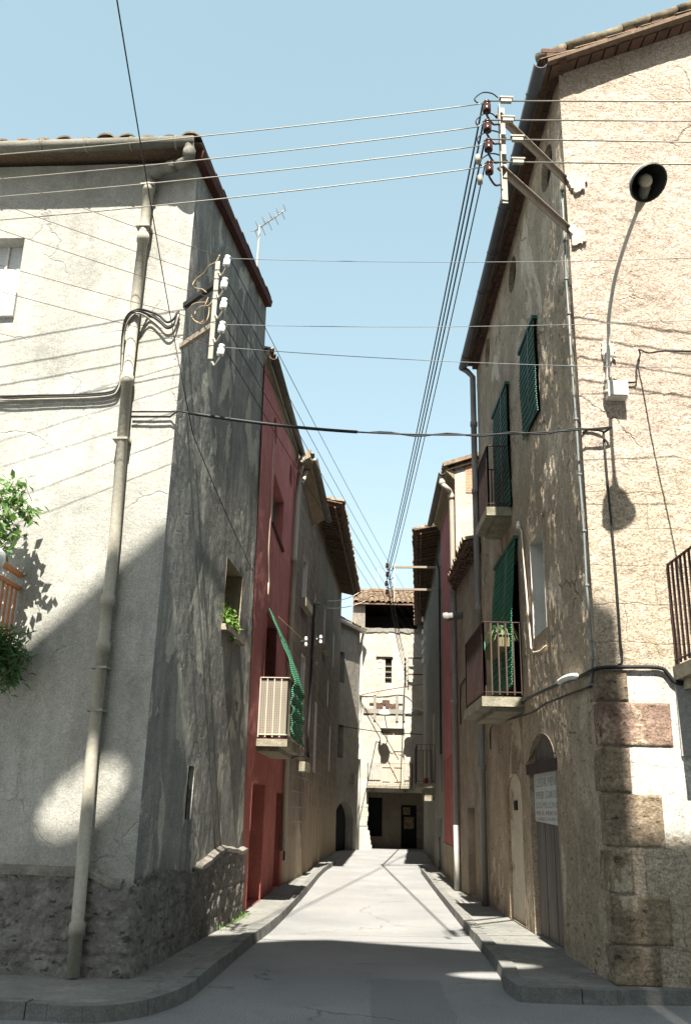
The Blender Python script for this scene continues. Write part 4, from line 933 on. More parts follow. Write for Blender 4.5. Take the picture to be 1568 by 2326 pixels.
prism([(p[0], p[1]) for p in [H3.P(.05, 0, -.42), H3.P(H3.L, 0, -.42), H3.P(H3.L, 0, -6), H3.P(.05, 0, -6)]], 0, zr + .1).build('light_stop_core', M_CORE, hs)
G3 = Facade(H3.P(0, 0, 0), H3.P(0, 0, -5), 1)     # gable wall facing the viewer, above the low roof
zg = g0[2]; gzr = lambda u: zg + .22 + .33 * u
panel(G3, 0, 5, 4.0, gzr, 'gable_wall', M_FAR, hs, .07, relief(.03, .9, .02, 6, 98), d=.01)
bs = MB(); us = np.linspace(.02, 5, 3)
bs.poly([G3.P(.25, zg - .5, .012), G3.P(5, zg - .5, .012), G3.P(5, gzr(5.) - .02, .012), G3.P(.25, gzr(.25) - .02, .012)], G3.n3 * .012)
o = bs.build('gable_bricks', M_BRICK, hs)
uvl = o.data.uv_layers.new(name='uv')
for lp in o.data.loops:
    w = np.array(o.data.vertices[lp.vertex_index].co) + np.array(hs.location); uvl.data[lp.index].uv = ((w[:2] - G3.A) @ G3.t, w[2])
soffit(g0, g1, H3, 9.17, 9.6, M_SOFFIT, hs)
gm = MB(); gm.halfpipe(g0, g1, .08); gm.build('gutter', M_GUTTER, hs)
mb = MB(); mb.bar(G3.P(-.28, gzr(-.28) + .03, .02), G3.P(5, gzr(5.) + .03, .02), .3, .09); mb.build('verge', M_TILE, hs)
rr0 = g0 - H3.n3 * .09 + [0, 0, .12]; rr1 = g1 - H3.n3 * .09 + [0, 0, .12]; bk = -H3.n3 * 5
tiles(rr0, rr1, rr0 + bk + [0, 0, 1.65], rr1 + bk + [0, 0, 1.65], .24, .42).build('roof_tiles', M_TILE, hs)
slab(rr0, rr1, rr1 + bk + [0, 0, 1.65], rr0 + bk + [0, 0, 1.65], .05, .05).build('roof', M_TIMBER, hs)
dW = .075
wp = [g0 + [0, .15, -.06], H3.eave(q(4, 1332, 1045), -.02), H3.on(q(4, 1362, 1075), .2), H3.P(.05, H3.at(q(4, 1398, 1100), dW)[1], dW + .02), H3.P(.05, H3.at(q(4, 1405, 1250), dW)[1], dW), H3.P(.05, H3.at(q(5, 1410, 120), dW)[1], dW)]
pipe(smooth_path(wp, 3), .06, (.08, .25)).build('downpipe', M_PIPE_C, hs)
wz = H3.at(q(5, 1410, 130), dW)[1]
pipe([H3.P(.05, wz, dW), H3.P(.05, 5, dW), H3.P(.05, 1.35, dW)], .065, (.02, .12, .5)).build('downpipe', M_PIPE_G, hs)
pipe([H3.P(.05, 1.4, dW), H3.P(.05, .12, dW)], .067).build('downpipe', M_PIPE_W, hs)

# ================================================================ LOW HOUSE with tile eave (right)
ho = thing('low_house', 'low brownish house on the right with a ragged tiled eave and small doorway', 'house', Z0(R1))
e0 = H2.eave(q('b', 1068, 128), .1); e1 = H2.eave(q('b', 812, 785), H2.L)
opening(H2, ho, 1.32, 2.15, .121, 1.74, .35, M_R2, 'door', 'leaf', M_R2, fdepth=.33)
zt2 = (e0[2] + e1[2]) / 2
panel(H2, 0, H2.L, .1, zt2 + .15, 'wall', M_R2, ho, .05, relief(.03, .8, .02, 6, 101, .6))
bz_ = lambda u: .62 + .06 * np.sin(u * 4)
prism([(p[0], p[1]) for p in [H2.P(.05, 0, -.42), H2.P(H2.L, 0, -.42), H2.P(H2.L, 0, -5), H2.P(.05, 0, -5)]], 0, zt2).build('light_stop_core', M_CORE, ho)
bk = -H2.n3 * 5
for k in range(1): pass
d0 = (e0[:2] - H2.A) @ H2.n; d1_ = (e1[:2] - H2.A) @ H2.n
j0 = H2.P(0.05, e0[2] + 1.3, -4.5); j1 = H2.P(H2.L, e0[2] + 1.3, -4.5)
tiles(e0, e1, j0, j1, .24, .40, .07, .025).build('roof_tiles', M_TILE, ho)
slab(e0, e1, j1, j0, .05, .03).build('roof', M_TIMBER, ho)
mb = MB(); 
for k, (dd, zz) in enumerate([(.08, -.20), (.14, -.13), (.2, -.06)]):
    a = H2.P(0, 0, -.02); n_ = 14
    for i in range(n_):
        u = H2.L * (i + .5) / n_; H2.box(mb, u - .085, u + .085, zt2 + zz - .05, zt2 + zz, -.02, dd + .01 * ((i * 7 + k) % 3))
mb.build('eave_course', M_EAVE_BRICK, ho)
sp0 = H2.P(2.35, H2.at(q(5, 1470, 335))[1], 0); sp1 = H2.P(2.4, sp0[2] - .06, .42)
pipe([sp0, sp1], .085, (.98,)).build('spout', M_PIPE_G, ho)
wire(smooth_path([H2.P(2.75, 3.45, .02), H2.P(2.7, 4.15, .02), H2.P(2.4, 4.3, .02), H2.P(1.2, 4.35, .02), H2.P(.1, 4.45, .02)], 4), .014).build('wall_wire', M_BLACK, label='dark wire looped along the low brownish house wall', cat='cable')

# ================================================================ BIG CORNER HOUSE (right)
hc = thing('flaking_house', 'big flaking corner house on the right with sandstone quoins and arched plank door', 'house', Z0(RC))
for (x0, x1, z0, z1) in [(.52, 1.25, 9.82, 10.42), (3.15, 3.85, 9.85, 10.42), (5.85, 6.5, 9.85, 10.4)]:
    opening(RS, hc, x0 + .03, x1 - .03, z0, z1, .09, M_R1S, 'vent', 'pane', M_DARK, oval=True)
hW, wW = opening(RS, hc, 2.2, 3.04, 3.96, 5.32, .36, M_WHITEW, 'window', 'pane', M_WHITEW, fdepth=.34)
hD, dD = opening(RS, hc, 2.1, 3.74, .10, 2.66, .11, M_R1S, 'door', 'leaf', M_DOOR_OLD, arch=.42, fdepth=.085)
hN, dN = opening(RS, hc, 4.34, 5.58, .13, 2.24, .07, M_R1S, 'blocked_door', 'leaf', M_PALE, arch=.32, fdepth=.045)
opening(RS, hc, 1.95, 2.9, 6.95, 8.32, .2, M_R1S, 'window', 'pane', M_DARK)
opening(RS, hc, 4.2, 5.4, 6.33, 8.38, .2, M_R1S, 'balcony_door', 'pane', M_DARK)
opening(RS, hc, 3.95, 5.65, 3.26, 5.6, .2, M_R1S, 'balcony_door', 'pane', M_DARK)
z0r, z1r = RS.at(q(6, 720, 358))[1], RS.at(q(7, 212, 378))[1]
def mask_rs(u, z):      # flaked, rougher band beside the corner
    a = fbm(u * .7 + 3, z * .45, 77, 4) + .35 * sstep(3.6, .4, u) * sstep(9.5, 6.5, z) - .08
    return .45 + 1.5 * sstep(-.02, .22, a)
rs_a = relief(.035, .7, .028, 6.5, 111, .55, mask_rs)
def rs_rel(u, z):
    r = 1 - np.abs(fbm(u * 9 + z * 2.0, z * 4.5, 131, 3)) * 5
    return rs_a(u, z) + .012 * np.clip(r, 0, 1) * np.clip(mask_rs(u, z) - .6, 0, 1.2) + .008 * fbm(u * 22, z * 18, 141, 2)
def corner_rag(u, z): return rs_rel(u, z) - .05 * sstep(.22, 0, u) * (.4 + 1.2 * np.clip(fbm(u * 0 + 3.3, z * 2.1, 7, 5) + .3, 0, 1))
panel(RS, 0, RS.L, .1, lambda u: z0r + .12 + (z1r - z0r) * u / RS.L, 'side_wall', M_R1S, hc, .028, corner_rag, fade=(.004, .02))
UW[:] = [RF.at(q(8, 1195, 500))[0], RF.at(q(8, 1300, 128))[1], RF.at(q(8, 1400, 1080))[1]]
M_R1F = m_front()
rf_a = relief(.045, .8, .012, 7, 121)
def rf_rel(u, z): return (rf_a(u, z) + .008 * fbm(u * 16, z * 26, 127, 3) - .009 * sstep(.12, .22, fbm(u * 6, z * 10, 125, 4))) * np.where((u > UW[0]) & (z < UW[1]) & (z > UW[2]), .25, 1.)
zrf = lambda u: z0r - .02 + .44 * u
panel(RF, 0, 5.5, .1, zrf, 'front_wall', M_R1F, hc, .028, rf_rel, fade=(.01, .02))
prism([(p[0], p[1]) for p in [RF.P(.44, 0, -.45), RF.P(5.4, 0, -.45), RF.P(5.4, 0, -7.6), RF.P(.44, 0, -7.6)]], 0, [z0r, z0r + 2.2, z0r + 2.2, z0r]).build('light_stop_core', M_CORE, hc)
# quoins on the front corner
qm = MB(); qm2 = MB(); rng = np.random.RandomState(4)
qs = [(.10, .83, .52, 0), (.83, 1.14, .62, 0), (1.14, 1.72, .20, 0), (1.75, 2.55, .62, 1), (2.57, 3.12, .28, 0), (3.14, 3.88, .68, 2), (3.9, 4.38, .3, 0), (4.4, 5.0, .0, 0)]
ql = [(130, 310, 1020, 1190, 0), (322, 580, 1045, 1452, 2), (592, 855, 1055, 1207, 0), (868, 1180, 1075, 1405, 1), (1200, 1455, 1095, 1225, 0), (1475, 1765, 1110, 1452, 1), (1775, 2010, 1120, 1390, 0)]
for (y0, y1, xa, xb, k) in ql:
    qm = MB()
    za, zb_ = RF.at(q(8, (xa + xb) / 2, y0))[1], RF.at(q(8, (xa + xb) / 2, y1))[1]; u1 = RF.at(q(8, xb, (y0 + y1) / 2))[0]
    n = 30; m_ = max(6, int(30 * u1 / max(.2, za - zb_)))
    uu, zz = np.meshgrid(np.linspace(-.016, u1, m_), np.linspace(max(zb_, .1), za, n), indexing='ij')
    ed = np.minimum(np.minimum(u1 - uu, uu + .2), np.minimum(zz - zb_, za - zz)); dd = .006 + .012 * sstep(0, .012, ed) + .022 * fbm(uu * 9, zz * 9, 33 + k, 5) * sstep(0, .05, ed)
    V = np.stack([RF.A[0] + RF.t[0] * uu + RF.n[0] * dd, RF.A[1] + RF.t[1] * uu + RF.n[1] * dd, zz], -1).reshape(-1, 3)
    F = [(i * n + j, (i + 1) * n + j, (i + 1) * n + j + 1, i * n + j + 1) for i in range(m_ - 1) for j in range(n - 1)]
    qm.add(V, F, True)
    # the return of the stone on the lane side
    wr = .34 if k == 0 else .2
    uu, zz = np.meshgrid(np.linspace(-.02, wr, 14), np.linspace(max(zb_, .1), za, n), indexing='ij'); ed = np.minimum(np.minimum(wr - uu, uu + .2), np.minimum(zz - zb_, za - zz))
    dd = -.012 + .022 * sstep(0, .012, ed) + .02 * fbm(uu * 9, zz * 9, 53 + k, 5)
    V = np.stack([RS.A[0] + RS.t[0] * uu + RS.n[0] * dd, RS.A[1] + RS.t[1] * uu + RS.n[1] * dd, zz], -1).reshape(-1, 3)
    qm.add(V, [(i * n + j, i * n + j + 1, (i + 1) * n + j + 1, (i + 1) * n + j) for i in range(13) for j in range(n - 1)], True)
    qm.build('quoin', M_QUOIN2 if k == 2 else M_QUOIN, hc, 'reddish quoin stone' if k == 2 else None)
# white mortar repairs beside the bracket arms, whitewashed strip beside the quoins
M_MORT = plaster('lime_mortar', (.46, .44, .40), (.36, .33, .29), (.52, .5, .46), 3, .2, None, 50, .7)
def blob(F, px, r, mat, name, house, seed, d=.03):
    u, z = F.at(px); pts = []
    for k in range(60):
        a = 2 * math.pi * k / 60; rr = r * (1 + 1.7 * fbm(np.array([math.cos(a) * 1.7 + seed]), np.array([math.sin(a) * 1.7]), seed, 3)[0]); pts.append(F.P(u + rr * math.cos(a) * .8, z + rr * math.sin(a) * 1.15, d))
    mb = MB(); mb.poly(pts, -F.n3 * (d + .05)); return mb.build(name, mat, house)
blob(RF, q(6, 845, 1045), .15, M_MORT, 'mortar_patch', hc, 3, .05); blob(RF, q(6, 842, 1370), .12, M_MORT, 'mortar_patch', hc, 6, .05); blob(RF, q(7, 1038, 285), .10, M_MORT, 'mortar_patch', hc, 9, .045)
# grey panel painting the front balcony's cast shadow on the wall
a = RF.at(q(8, 1470, 210)); b = RF.at(q(8, 1490, 640)); mb = MB(); RF.box(mb, a[0], a[0] + 1.6, b[1], a[1], .0, .03); mb.build('balcony_shade_panel', plaster('balcony_shade_grey', (.36, .345, .33), (.29, .28, .27), (.42, .4, .38), 1.4, .2, None, 60, .3), hc)
# eaves and roof
g0 = RS.eave(q(6, 612, 268), -.28); g1 = RS.eave(q(7, 118, 385), RS.L); 
gm = MB(); gm.halfpipe(g0, g1, .085, 10); 
for k in range(7): p = g0 + (g1 - g0) * (.06 + k * .145); dv = (g1 - g0) / np.linalg.norm(g1 - g0); gm.halfpipe(p, p + dv * .04, .094)
gm.build('gutter', M_GUTTER_D, hc)
dW0 = (g0[:2] - RS.A) @ RS.n; dW1 = (g1[:2] - RS.A) @ RS.n
mb = MB()
for k in range(3):
    for e in range(46):
        s = (e + .5) / 46; u = -.24 + (RS.L + .2) * s; zt = z0r + (z1r - z0r) * s - .02 + .07 * k; dd = (dW0 + (dW1 - dW0) * s) * (.3 + .25 * k)
        RS.box(mb, u - .083, u + .083, zt, zt + .06, -.05, dd + .012 * ((e * 5 + k * 3) % 4))
mb.build('eave_course', M_EAVE_BRICK, hc)
rz = .44
rr0 = g0 - RS.n3 * .1 + [0, 0, .11]; rr1 = g1 - RS.n3 * .1 + [0, 0, .11]; bk = np.array([5.5 + dW0, 0, rz * (5.5 + dW0)])
slab(rr0, rr1, rr1 + bk, rr0 + bk, .05, .03).build('roof', M_TIMBER, hc)
tiles(rr0, rr1, rr0 + bk, rr1 + bk, .25, .48, .06, .02).build('roof_tiles', M_TILE, hc)
mb = MB(); rng = np.random.RandomState(8)
for k in range(34):      # verge bricks and tile ends over the front gable
    u = -.32 + k * .18; z = zrf(u) + .0
    for j in range(2):
        A = RF.P(u + .09 * j, zrf(u + .09 * j) + .03 + .085 * j, 0); dv = np.array([1, 0, .44]); dv /= np.linalg.norm(dv)
        mb.box(A + dv * .08 + RF.n3 * (.02 + .05 * j + rng.uniform(0, .03)), .165, .3, .06, dv, (0, 1, 0), np.cross(dv, (0, 1, 0)))
mb.build('verge_course', M_EAVE_BRICK, hc)
mb = MB()
for k in range(16):
    u = -.3 + k * .38; dv = np.array([1, 0, .44]); dv /= np.linalg.norm(dv); A = RF.P(u, zrf(u) + .24 + .015 * rng.uniform(-1, 1), .16 + rng.uniform(-.03, .03))
    mb.tube([A, A + dv * .42 + np.array([0, 0, .03])], [.075, .062], 10)
mb.build('verge_tile', plain('lichen_tile', (.20, .165, .11), .95, .95, 7, bump=.6, dark=(.05, .046, .04)), hc)
eg = [g1 + [0, -.02, -.03], RS.P(RS.L - .05, g1[2] - .1, dW1 * .7), RS.P(RS.L - .03, g1[2] - .22, .09)]
pz = [RS.P(RS.L - .03, z, .09) for z in (9.5, 7.5, 5.5, 3.0, .12)]
pipe(eg + pz, .06, (.13, .27, .5, .78)).build('downpipe', M_PIPE_G, hc)
# door details: boards, iron transom, painted notice
mb = MB(); zt = 2.22
RS.box(mb, 2.02, 3.86, zt - .06, zt + .08, -.07, .02); mb.build('transom', wood('dark_lintel', (.035, .025, .022), (.07, .05, .045)), dD)
mb = MB()
for k in range(6): RS.box(mb, 2.12 + k * .27, 2.37 + k * .27, .12, zt - .06, -.085, -.064 - .006 * (k % 2))
mb.build('board', M_DOOR_OLD, dD)
mb = MB(); RS.box(mb, 2.105, 2.15, .11, zt - .06, -.08, -.01); mb.build('frame', M_DOOR_OLD, dD)
nz0, nz1 = 1.50, 2.16; mb = MB(); vs = [RS.P(2.19, nz0 + .0, -.058), RS.P(3.66, nz0 + .05, -.058), RS.P(3.66, nz1 + .02, -.058), RS.P(2.19, nz1, -.058)]
mb.poly(vs, RS.n3 * .012); nb = mb.build('notice_board', M_SIGN, dD)
def lettering(txt, F, u0, z, size, d, mat, parent, width):
    cu = bpy.data.curves.new('lettering', 'FONT'); cu.body = txt; cu.size = size; cu.extrude = .001; cu.offset = -.012 * size
    ob = bpy.data.objects.new('tmp', cu); COL.objects.link(ob); bpy.context.view_layer.update()
    dg = bpy.context.evaluated_depsgraph_get(); me = ob.evaluated_get(dg).to_mesh()
    V = np.array([v.co[:] for v in me.vertices]); Fc = [tuple(p.vertices) for p in me.polygons]; ob.to_mesh_clear(); bpy.data.objects.remove(ob)
    V[:, 0] *= width / max(1e-6, V[:, 0].max()); mb = MB()
    mb.add([F.P(u0 - v[0], z + v[1], d + v[2]) for v in V], [f[::-1] for f in Fc]); mb.build('lettering', mat, parent)
for (t, z, s, mt) in [('CLESTAU MENA', 1.985, .165, M_INK), ('PEREJIL GUIATES', 1.835, .135, M_INK), ('LES MELONS', 1.715, .11, M_INK), ('PER EL MERCAT', 1.625, .075, M_INKR), ('TERRES I HORTA', 1.555, .06, M_INKR)]:
    lettering(t, RS, 3.58, z, s, -.044, mt, dD if False else hc, 1.32)
mb = MB(); u, z = RS.at(q(8, 515, 933)); RS.box(mb, u - .1, u + .1, z - .07, z + .07, -.06, -.02); RS.box(mb, u - .06, u + .06, z - .035, z + .035, -.0195, -.012); mb.build('letter_slot', M_BLACK, dN)
# green blinds, each hung outside its window
def blind(name, label, u0, u1, z0, z1, d, mat, bulge=.02, tilt=0, cords=True):
    n, m = int((z1 - z0) / .026), 10; mb = MB(); vs = []
    for i in range(n + 1):
        z = z1 - (z1 - z0) * i / n
        for k in range(m + 1):
            s = k / m; u = u0 + (u1 - u0) * s
            vs.append(RS.P(u, z + .015 * math.sin(s * 5 + i * .11) * (i / n), d + bulge * math.sin(math.pi * i / n) + tilt * (i / n) + 0.013 * (i % 2) + .005 * math.sin(s * 4 + i * .17)))
    w = m + 1; mb.add(vs, [(i * w + k, i * w + k + 1, (i + 1) * w + k + 1, (i + 1) * w + k) for i in range(n) for k in range(m)], False)
    t = thing(name, label, 'blind', RS.P((u0 + u1) / 2, z0, d), 'green window blinds')
    o = mb.build('slats', mat, t); s_ = o.modifiers.new('t', 'SOLIDIFY'); s_.thickness = .012
    c = MB(); 
    for s in (.3,): c.tube([RS.P(u0 + (u1 - u0) * s, z1 + .02, d + .03), RS.P(u0 + (u1 - u0) * s, z0 + .1, d + .05 + bulge + tilt)], .006, 5)
    c.build('cord', M_BLUEC, t); c = MB(); RS.box(c, u0 - .03, u1 + .03, z1 - .005, z1 + .05, .0, d + .03); c.build('headrail', M_GREEN_D, t)
    return t
blind('window_blind', 'dark green slatted blind over the upper window nearest the corner', 1.9, 2.95, 6.93, 8.35, .05, M_GREEN_D, .015)
blind('window_blind', 'dark green slatted blind behind the small upper balcony', 4.12, 5.48, 6.3, 8.42, .05, M_GREEN_D, .02)
blind('window_blind', 'bright green slatted blind billowing behind the lower balcony', 3.86, 5.75, 3.42, 5.66, .05, M_GREEN, .03, .12)
# balconies on the lane side
def balcony(house, F, u0, u1, zs, zt, d, sp=.115, slab=.14, label=None):
    mb = MB(); F.box(mb, u0 - .04, u1 + .06, zs - slab, zs, -.03, d + .05); F.box(mb, u0 + .02, u1, zs - slab - .07, zs - slab - .002, -.03, d * .75)
    o = mb.build('balcony', M_SLAB, house, label); railing(F, u0, u1, zs + .03, zt, d, sp, .011).build('railing', M_IRON, o); return o
balcony(hc, RS, 2.98 + 1.0, 2.98 + 2.45, 5.9, 6.9, .33, label='small upper balcony with plain iron bars') if False else None
du = RS.solve_d(q(7, 275, 880), 4.25); zz1 = RS.at(q(7, 275, 880), du)[1]; zz0 = RS.at(q(7, 280, 1285), du)[1]; uend = RS.at(q(7, 216, 1075), du)[0]
balcony(hc, RS, 4.25, max(5.3, min(uend, 6)), zz0, zz1, du, .12)
du = RS.solve_d(q('d', 378, 1050), 3.92); zz1 = RS.at(q('d', 378, 1050), du)[1]; zz0 = RS.at(q('d', 380, 1945), du)[1]; uend = RS.at(q('d', 175, 1310), du)[0]
balcony(hc, RS, 3.92, max(5.5, min(uend, 6.3)), zz0, zz1, du, .12)
LB = (3.92, zz0, zz1, du)
# plant trough and plant on the lower balcony
z = RS.at(q('d', 640, 1210), .22)[1]
tr = MB()
tr.hexa([RS.P(u, zz, d) for zz, e in ((z - .17, .02), (z, 0)) for u, d in ((3.98 + e, .14 + e), (5.35 - e, .14 + e), (5.35 - e, .34 - e), (3.98 + e, .34 - e))])
tr.hexa([RS.P(u, zz, d) for zz in (z + .001, z + .02) for u, d in ((3.96, .12), (5.37, .12), (5.37, .36), (3.96, .36))])
tr.build('plant_trough', plain('yellowed_plastic', (.20, .185, .10), .6, .4, 5), label='yellowish planting trough along the wall side of the lower balcony', cat='trough')
t = thing('spider_plant', 'pale green spider plant trailing from the trough on the lower balcony', 'plant', RS.P(4.1, z, .24)); mb = MB(); rng = np.random.RandomState(6)
for k in range(70):
    a = rng.uniform(0, 6.28); R_ = rng.uniform(.12, .34); c = RS.P(4.16 + rng.normal() * .06, z + .03, .24 + rng.normal() * .03); h_ = rng.uniform(.02, .2)
    pr = [c + np.array([math.cos(a) * R_ * s, math.sin(a) * R_ * s * .7, h_ * 4 * s * (1 - s) - .12 * s * s]) for s in (0, .3, .6, 1)]
    sd = np.array([-math.sin(a), math.cos(a), 0]) * .012
    mb.add([x for p_, w in zip(pr, (1, 1, .8, .05)) for x in (p_ - sd * w, p_ + sd * w)], [(2 * i, 2 * i + 1, 2 * i + 3, 2 * i + 2) for i in range(3)])
mb.build('foliage', m_leaf('spider_leaf', (.10, .19, .08), (.22, .29, .15)), t)
mb = MB(); mb.tube(smooth_path([RS.P(4.55, zz1 + .02, du - .03), RS.P(4.45, zz1 - .25, du - .1), RS.P(4.5, zz1 - .5, du - .06), RS.P(4.52, zz1 - .8, du - .05)], 5), .008, 5); mb.build('cord', plain('mint_cord', (.12, .5, .35), .6), label='mint green cord dangling inside the lower balcony', cat='cord')
# balcony on the front (right edge of the picture)
a = RF.at(q(7, 1410, 1640)); 
dF = .75; zt_ = a[1]; zf = RF.at(q(8, 1470, 110))[1]
mb = MB(); RF.box(mb, a[0] - .03, a[0] + 2.0, zf - .14, zf, -.02, dF + .05); RF.box(mb, a[0] + .05, a[0] + 1.9, zf - .24, zf - .142, -.02, dF * .8); o = mb.build('balcony', M_SLAB, hc)
railing(RF, a[0] + .01, a[0] + 1.9, zf + .03, zt_, dF, .115, .011).build('railing', M_IRON, o)

# conduits and cables on the corner house
ends = [RF.on(q(6, 768, 1050), .0)] 
cpx = [(6, 750, 1080), (6, 765, 1400), (6, 775, 1640), (6, 790, 1860), (7, 792, 40), (7, 810, 370), (7, 838, 710), (7, 860, 1060), (7, 888, 1420), (7, 905, 1765), (7, 938, 2120), (8, 985, 60), (8, 976, 215)]
cd = []
for c_, x, y in cpx:
    u, z = RS.at(q(c_, x, y), .03); cd.append(RS.P(min(max(u, .02), .6), z, .03))
mb = pipe(cd, .012); 
for p in cd: mb.box(p, .04, .04, .02)
mb.build('conduit', M_BLUEC, label='grey conduit clipped down the lane side of the corner house', cat='conduit')
bp = [RS.on(q(7, 470, 1385), .03), RS.on(q(7, 492, 1420), .03), RS.on(q(7, 522, 1800), .03), RS.on(q(7, 552, 2160), .03), RS.on(q('d', 945, 1360), .03), RS.on(q('d', 970, 1412), .03), RS.on(q('d', 1050, 1395), .03), RS.on(q('d', 1115, 1335), .03)]
wire(bp, .013).build('wall_wire', M_BEIGE, label='beige wire hooked under the white window of the corner house', cat='cable')
mb = MB(); p = RS.on(q(7, 472, 1385), .05); mb.lathe(p - [0, 0, .05], (0, 0, 1), [(.0, 0), (.03, .0), (.035, .06), (.02, .08), (.03, .1), (0, .12)], 10); mb.build('insulator', M_PORC, label='single white insulator under the upper balcony', cat='insulator')
fc = [RF.on(q(8, x, y), .035) for x, y in [(1640, 205), (1568, 204), (1500, 208), (1465, 195), (1430, 150), (1395, 118), (1300, 110), (1100, 112), (1010, 118)]] + [RS.on(q(8, x, y), .04) for x, y in [(975, 135), (905, 168), (760, 222), (620, 285), (560, 320)]]
wire(smooth_path(fc, 3), .022).build('cable_run', M_BLACK, label='thick black cable running round the corner house below the balconies', cat='cable')
fc = [RS.on(q(8, x, y), .03) for x, y in [(975, 225), (905, 250), (800, 290), (700, 330), (640, 372), (560, 402), (440, 440), (380, 470), (378, 600)]]
wire(smooth_path(fc, 3), .012).build('wall_wire', M_BLACK, label='thin slack wire along the lane wall under the lower balcony', cat='cable')
mb = MB(); p0, p1 = RS.on(q(8, 780, 205), .07), RS.on(q(8, 895, 165), .07); mb.tube(smooth_path([p0, p0 * .7 + p1 * .3 + [0, 0, .02], p0 * .3 + p1 * .7 + [0, 0, .02], p1], 4), [.018] + [.036] * 11 + [.018], 10); mb.build('cable_splice', M_BAG, label='white plastic wrapped cable splice on the corner house', cat='cable splice')

# ================================================================ street lamps
def lamp(name, label, pole, head, axis, R_, parts_group=None, box=True, F=None):
    t = thing(name, label, 'street lamp', pole[0]); mb = MB(); mb.tube(smooth_path(pole, 6), .022, 10); mb.build('arm', M_LAMPOUT, t)
    ax = np.array(axis, float); ax /= np.linalg.norm(ax); mb = MB()
    mb.lathe(head, ax, [(R_ * .99, 0), (R_ * 1.0, .015), (R_ * .93, .07), (R_ * .7, .15), (R_ * .4, .2), (.03, .23), (0, .23)], 28); sh = mb.build('shade', M_LAMPOUT, t)
    mb = MB(); mb.lathe(head, ax, [(R_ * .985, .004), (R_ * .9, .06), (R_ * .66, .135), (R_ * .36, .18), (0, .2)], 28); mb.build('shade_lining', plain('dark_enamel', (.035, .036, .036), .4), t)
    mb = MB(); mb.lathe(head, ax, [(R_ * 1.0, -.012), (R_ * 1.05, -.002), (R_ * 1.05, .018), (R_ * .98, .018)], 28); mb.build('rim', M_LAMPIN, t)
    mb = MB(); mb.lathe(head + ax * .03, ax, [(0, -.03), (R_ * .25, -.015), (R_ * .36, .03), (R_ * .34, .07), (R_ * .18, .12), (R_ * .14, .16)], 18); mb.build('bulb', M_BULB, t)
    return t
hx = atdist(q(6, 1300, 1030), 7.5)
base = RF.on(q(7, 1040, 560), .08); b2 = RF.on(q(7, 1050, 430), .09)
neck = atdist(q(6, 1243, 1160), 7.72); nn_ = np.array([hx[0] - .05, 7.72, hx[2] - .03])
P1 = base; P2 = RF.P(*RF.at(q(7, 1045, 200), .16), .16); P3 = atdist(q(6, 1047, 1880), 9.1); P4 = atdist(q(6, 1085, 1640), 8.82); P5 = atdist(q(6, 1150, 1420), 8.35); P6 = atdist(q(6, 1228, 1205), 7.85)
lm = lamp('street_lamp', 'white enamel street lamp on a long bent arm above the sunlit corner house', [P1, P2, P3, P4, P5, P6], hx, (-.24, .55, .80), .19)
mb = MB(); mb.tube([P6, P6 + (hx - P6) * .35, P6 + (hx - P6) * .75 + [0, 0, .05]], [.03, .05, .055], 12); mb.build('collar', M_STEEL, lm)
mb = MB(); u, z = RF.at(q(7, 1098, 525), .1); RF.box(mb, u - .115, u + .115, z - .10, z + .10, .02, .15); RF.box(mb, u - .1, u + .1, z - .085, z + .085, .151, .162); mb.build('control_box', M_LAMPOUT, lm)
mb = MB(); 
for y in (470, 545): p = RF.on(q(7, 1043, y), .08); mb.lathe(p - [0, 0, .02], (0, 0, 1), [(.024, 0), (.05, 0), (.05, .05), (.024, .05)], 12); mb.box(p + [0, .05, .0], .04, .12, .03)
mb.build('clamp', M_STEEL, lm)
fl = FR.at(q(5, 955, 990)); hd = FR.P(fl[0], fl[1], 1.1); hd = atdist(q(5, 953, 990), 43.3)
lamp('street_lamp', 'small white street lamp above the old balcony of the ivory house', [FR.P(fl[0] + .1, hd[2] - .55, .0), FR.P(fl[0] + .1, hd[2] - .6, .25), hd + [.05, .35, -.15], hd + [0, .1, .1]], hd, (0, -.25, 1), .27)
hd = H4.eave(q(5, 1118, 982), 17.5); wl = H4.P(17.5, hd[2] + .1, 0)
lamp('street_lamp', 'white street lamp projecting from the far end of the pale grey house', [wl, wl + (hd - wl) * .5 + [0, 0, .15], hd + [0, 0, .2]], hd, (-.3, -.2, 1), .27)

# ================================================================ insulator brackets
BRL = Facade(LC, LC + np.array([.66, -.75, 0]), 1); BRR = Facade(RC, RC + np.array([-.69, -.724, 0]), 1)
def insulator(parent, p, up, r, h, mat, post=None):
    """bell insulator sitting on a bent pin"""
    up = np.array(up, float); up /= np.linalg.norm(up); mb = MB()
    mb.lathe(p - up * h / 2, up, [(0, h * .06), (r * .35, .0), (r * .98, 0), (r, h * .1), (r * .97, h * .6), (r * .72, h * .64), (r * .72, h * .74), (r * .86, h * .80), (r * .8, h * .95), (r * .5, h), (0, h)], 16)
    o = mb.build('insulator', mat, parent)
    if post is not None:
        b = MB(); lo = p - up * (h * .5 + .045); m2 = (lo + post) / 2 - up * .05
        b.tube(smooth_path([p - up * h * .4, lo, lo * .55 + post * .45 - up * .055, lo * .15 + post * .85 - up * .0, post], 5), .012, 8); b.build('pin', M_STEEL if mat is M_PORC else M_IRON, o)
    return o
ibl = thing('insulator_bracket', 'steel bracket with five white insulators on the grey corner house', 'bracket', LC + [0, 0, 7])
pt, pb_ = BRL.on(q('f', 712, 362)), BRL.on(q('f', 622, 1835)); ud = (BRL.at(q('f', 712, 362))[0] + BRL.at(q('f', 622, 1835))[0]) / 2
PT, PB2 = BRL.P(ud, pt[2]), BRL.P(ud, pb_[2])
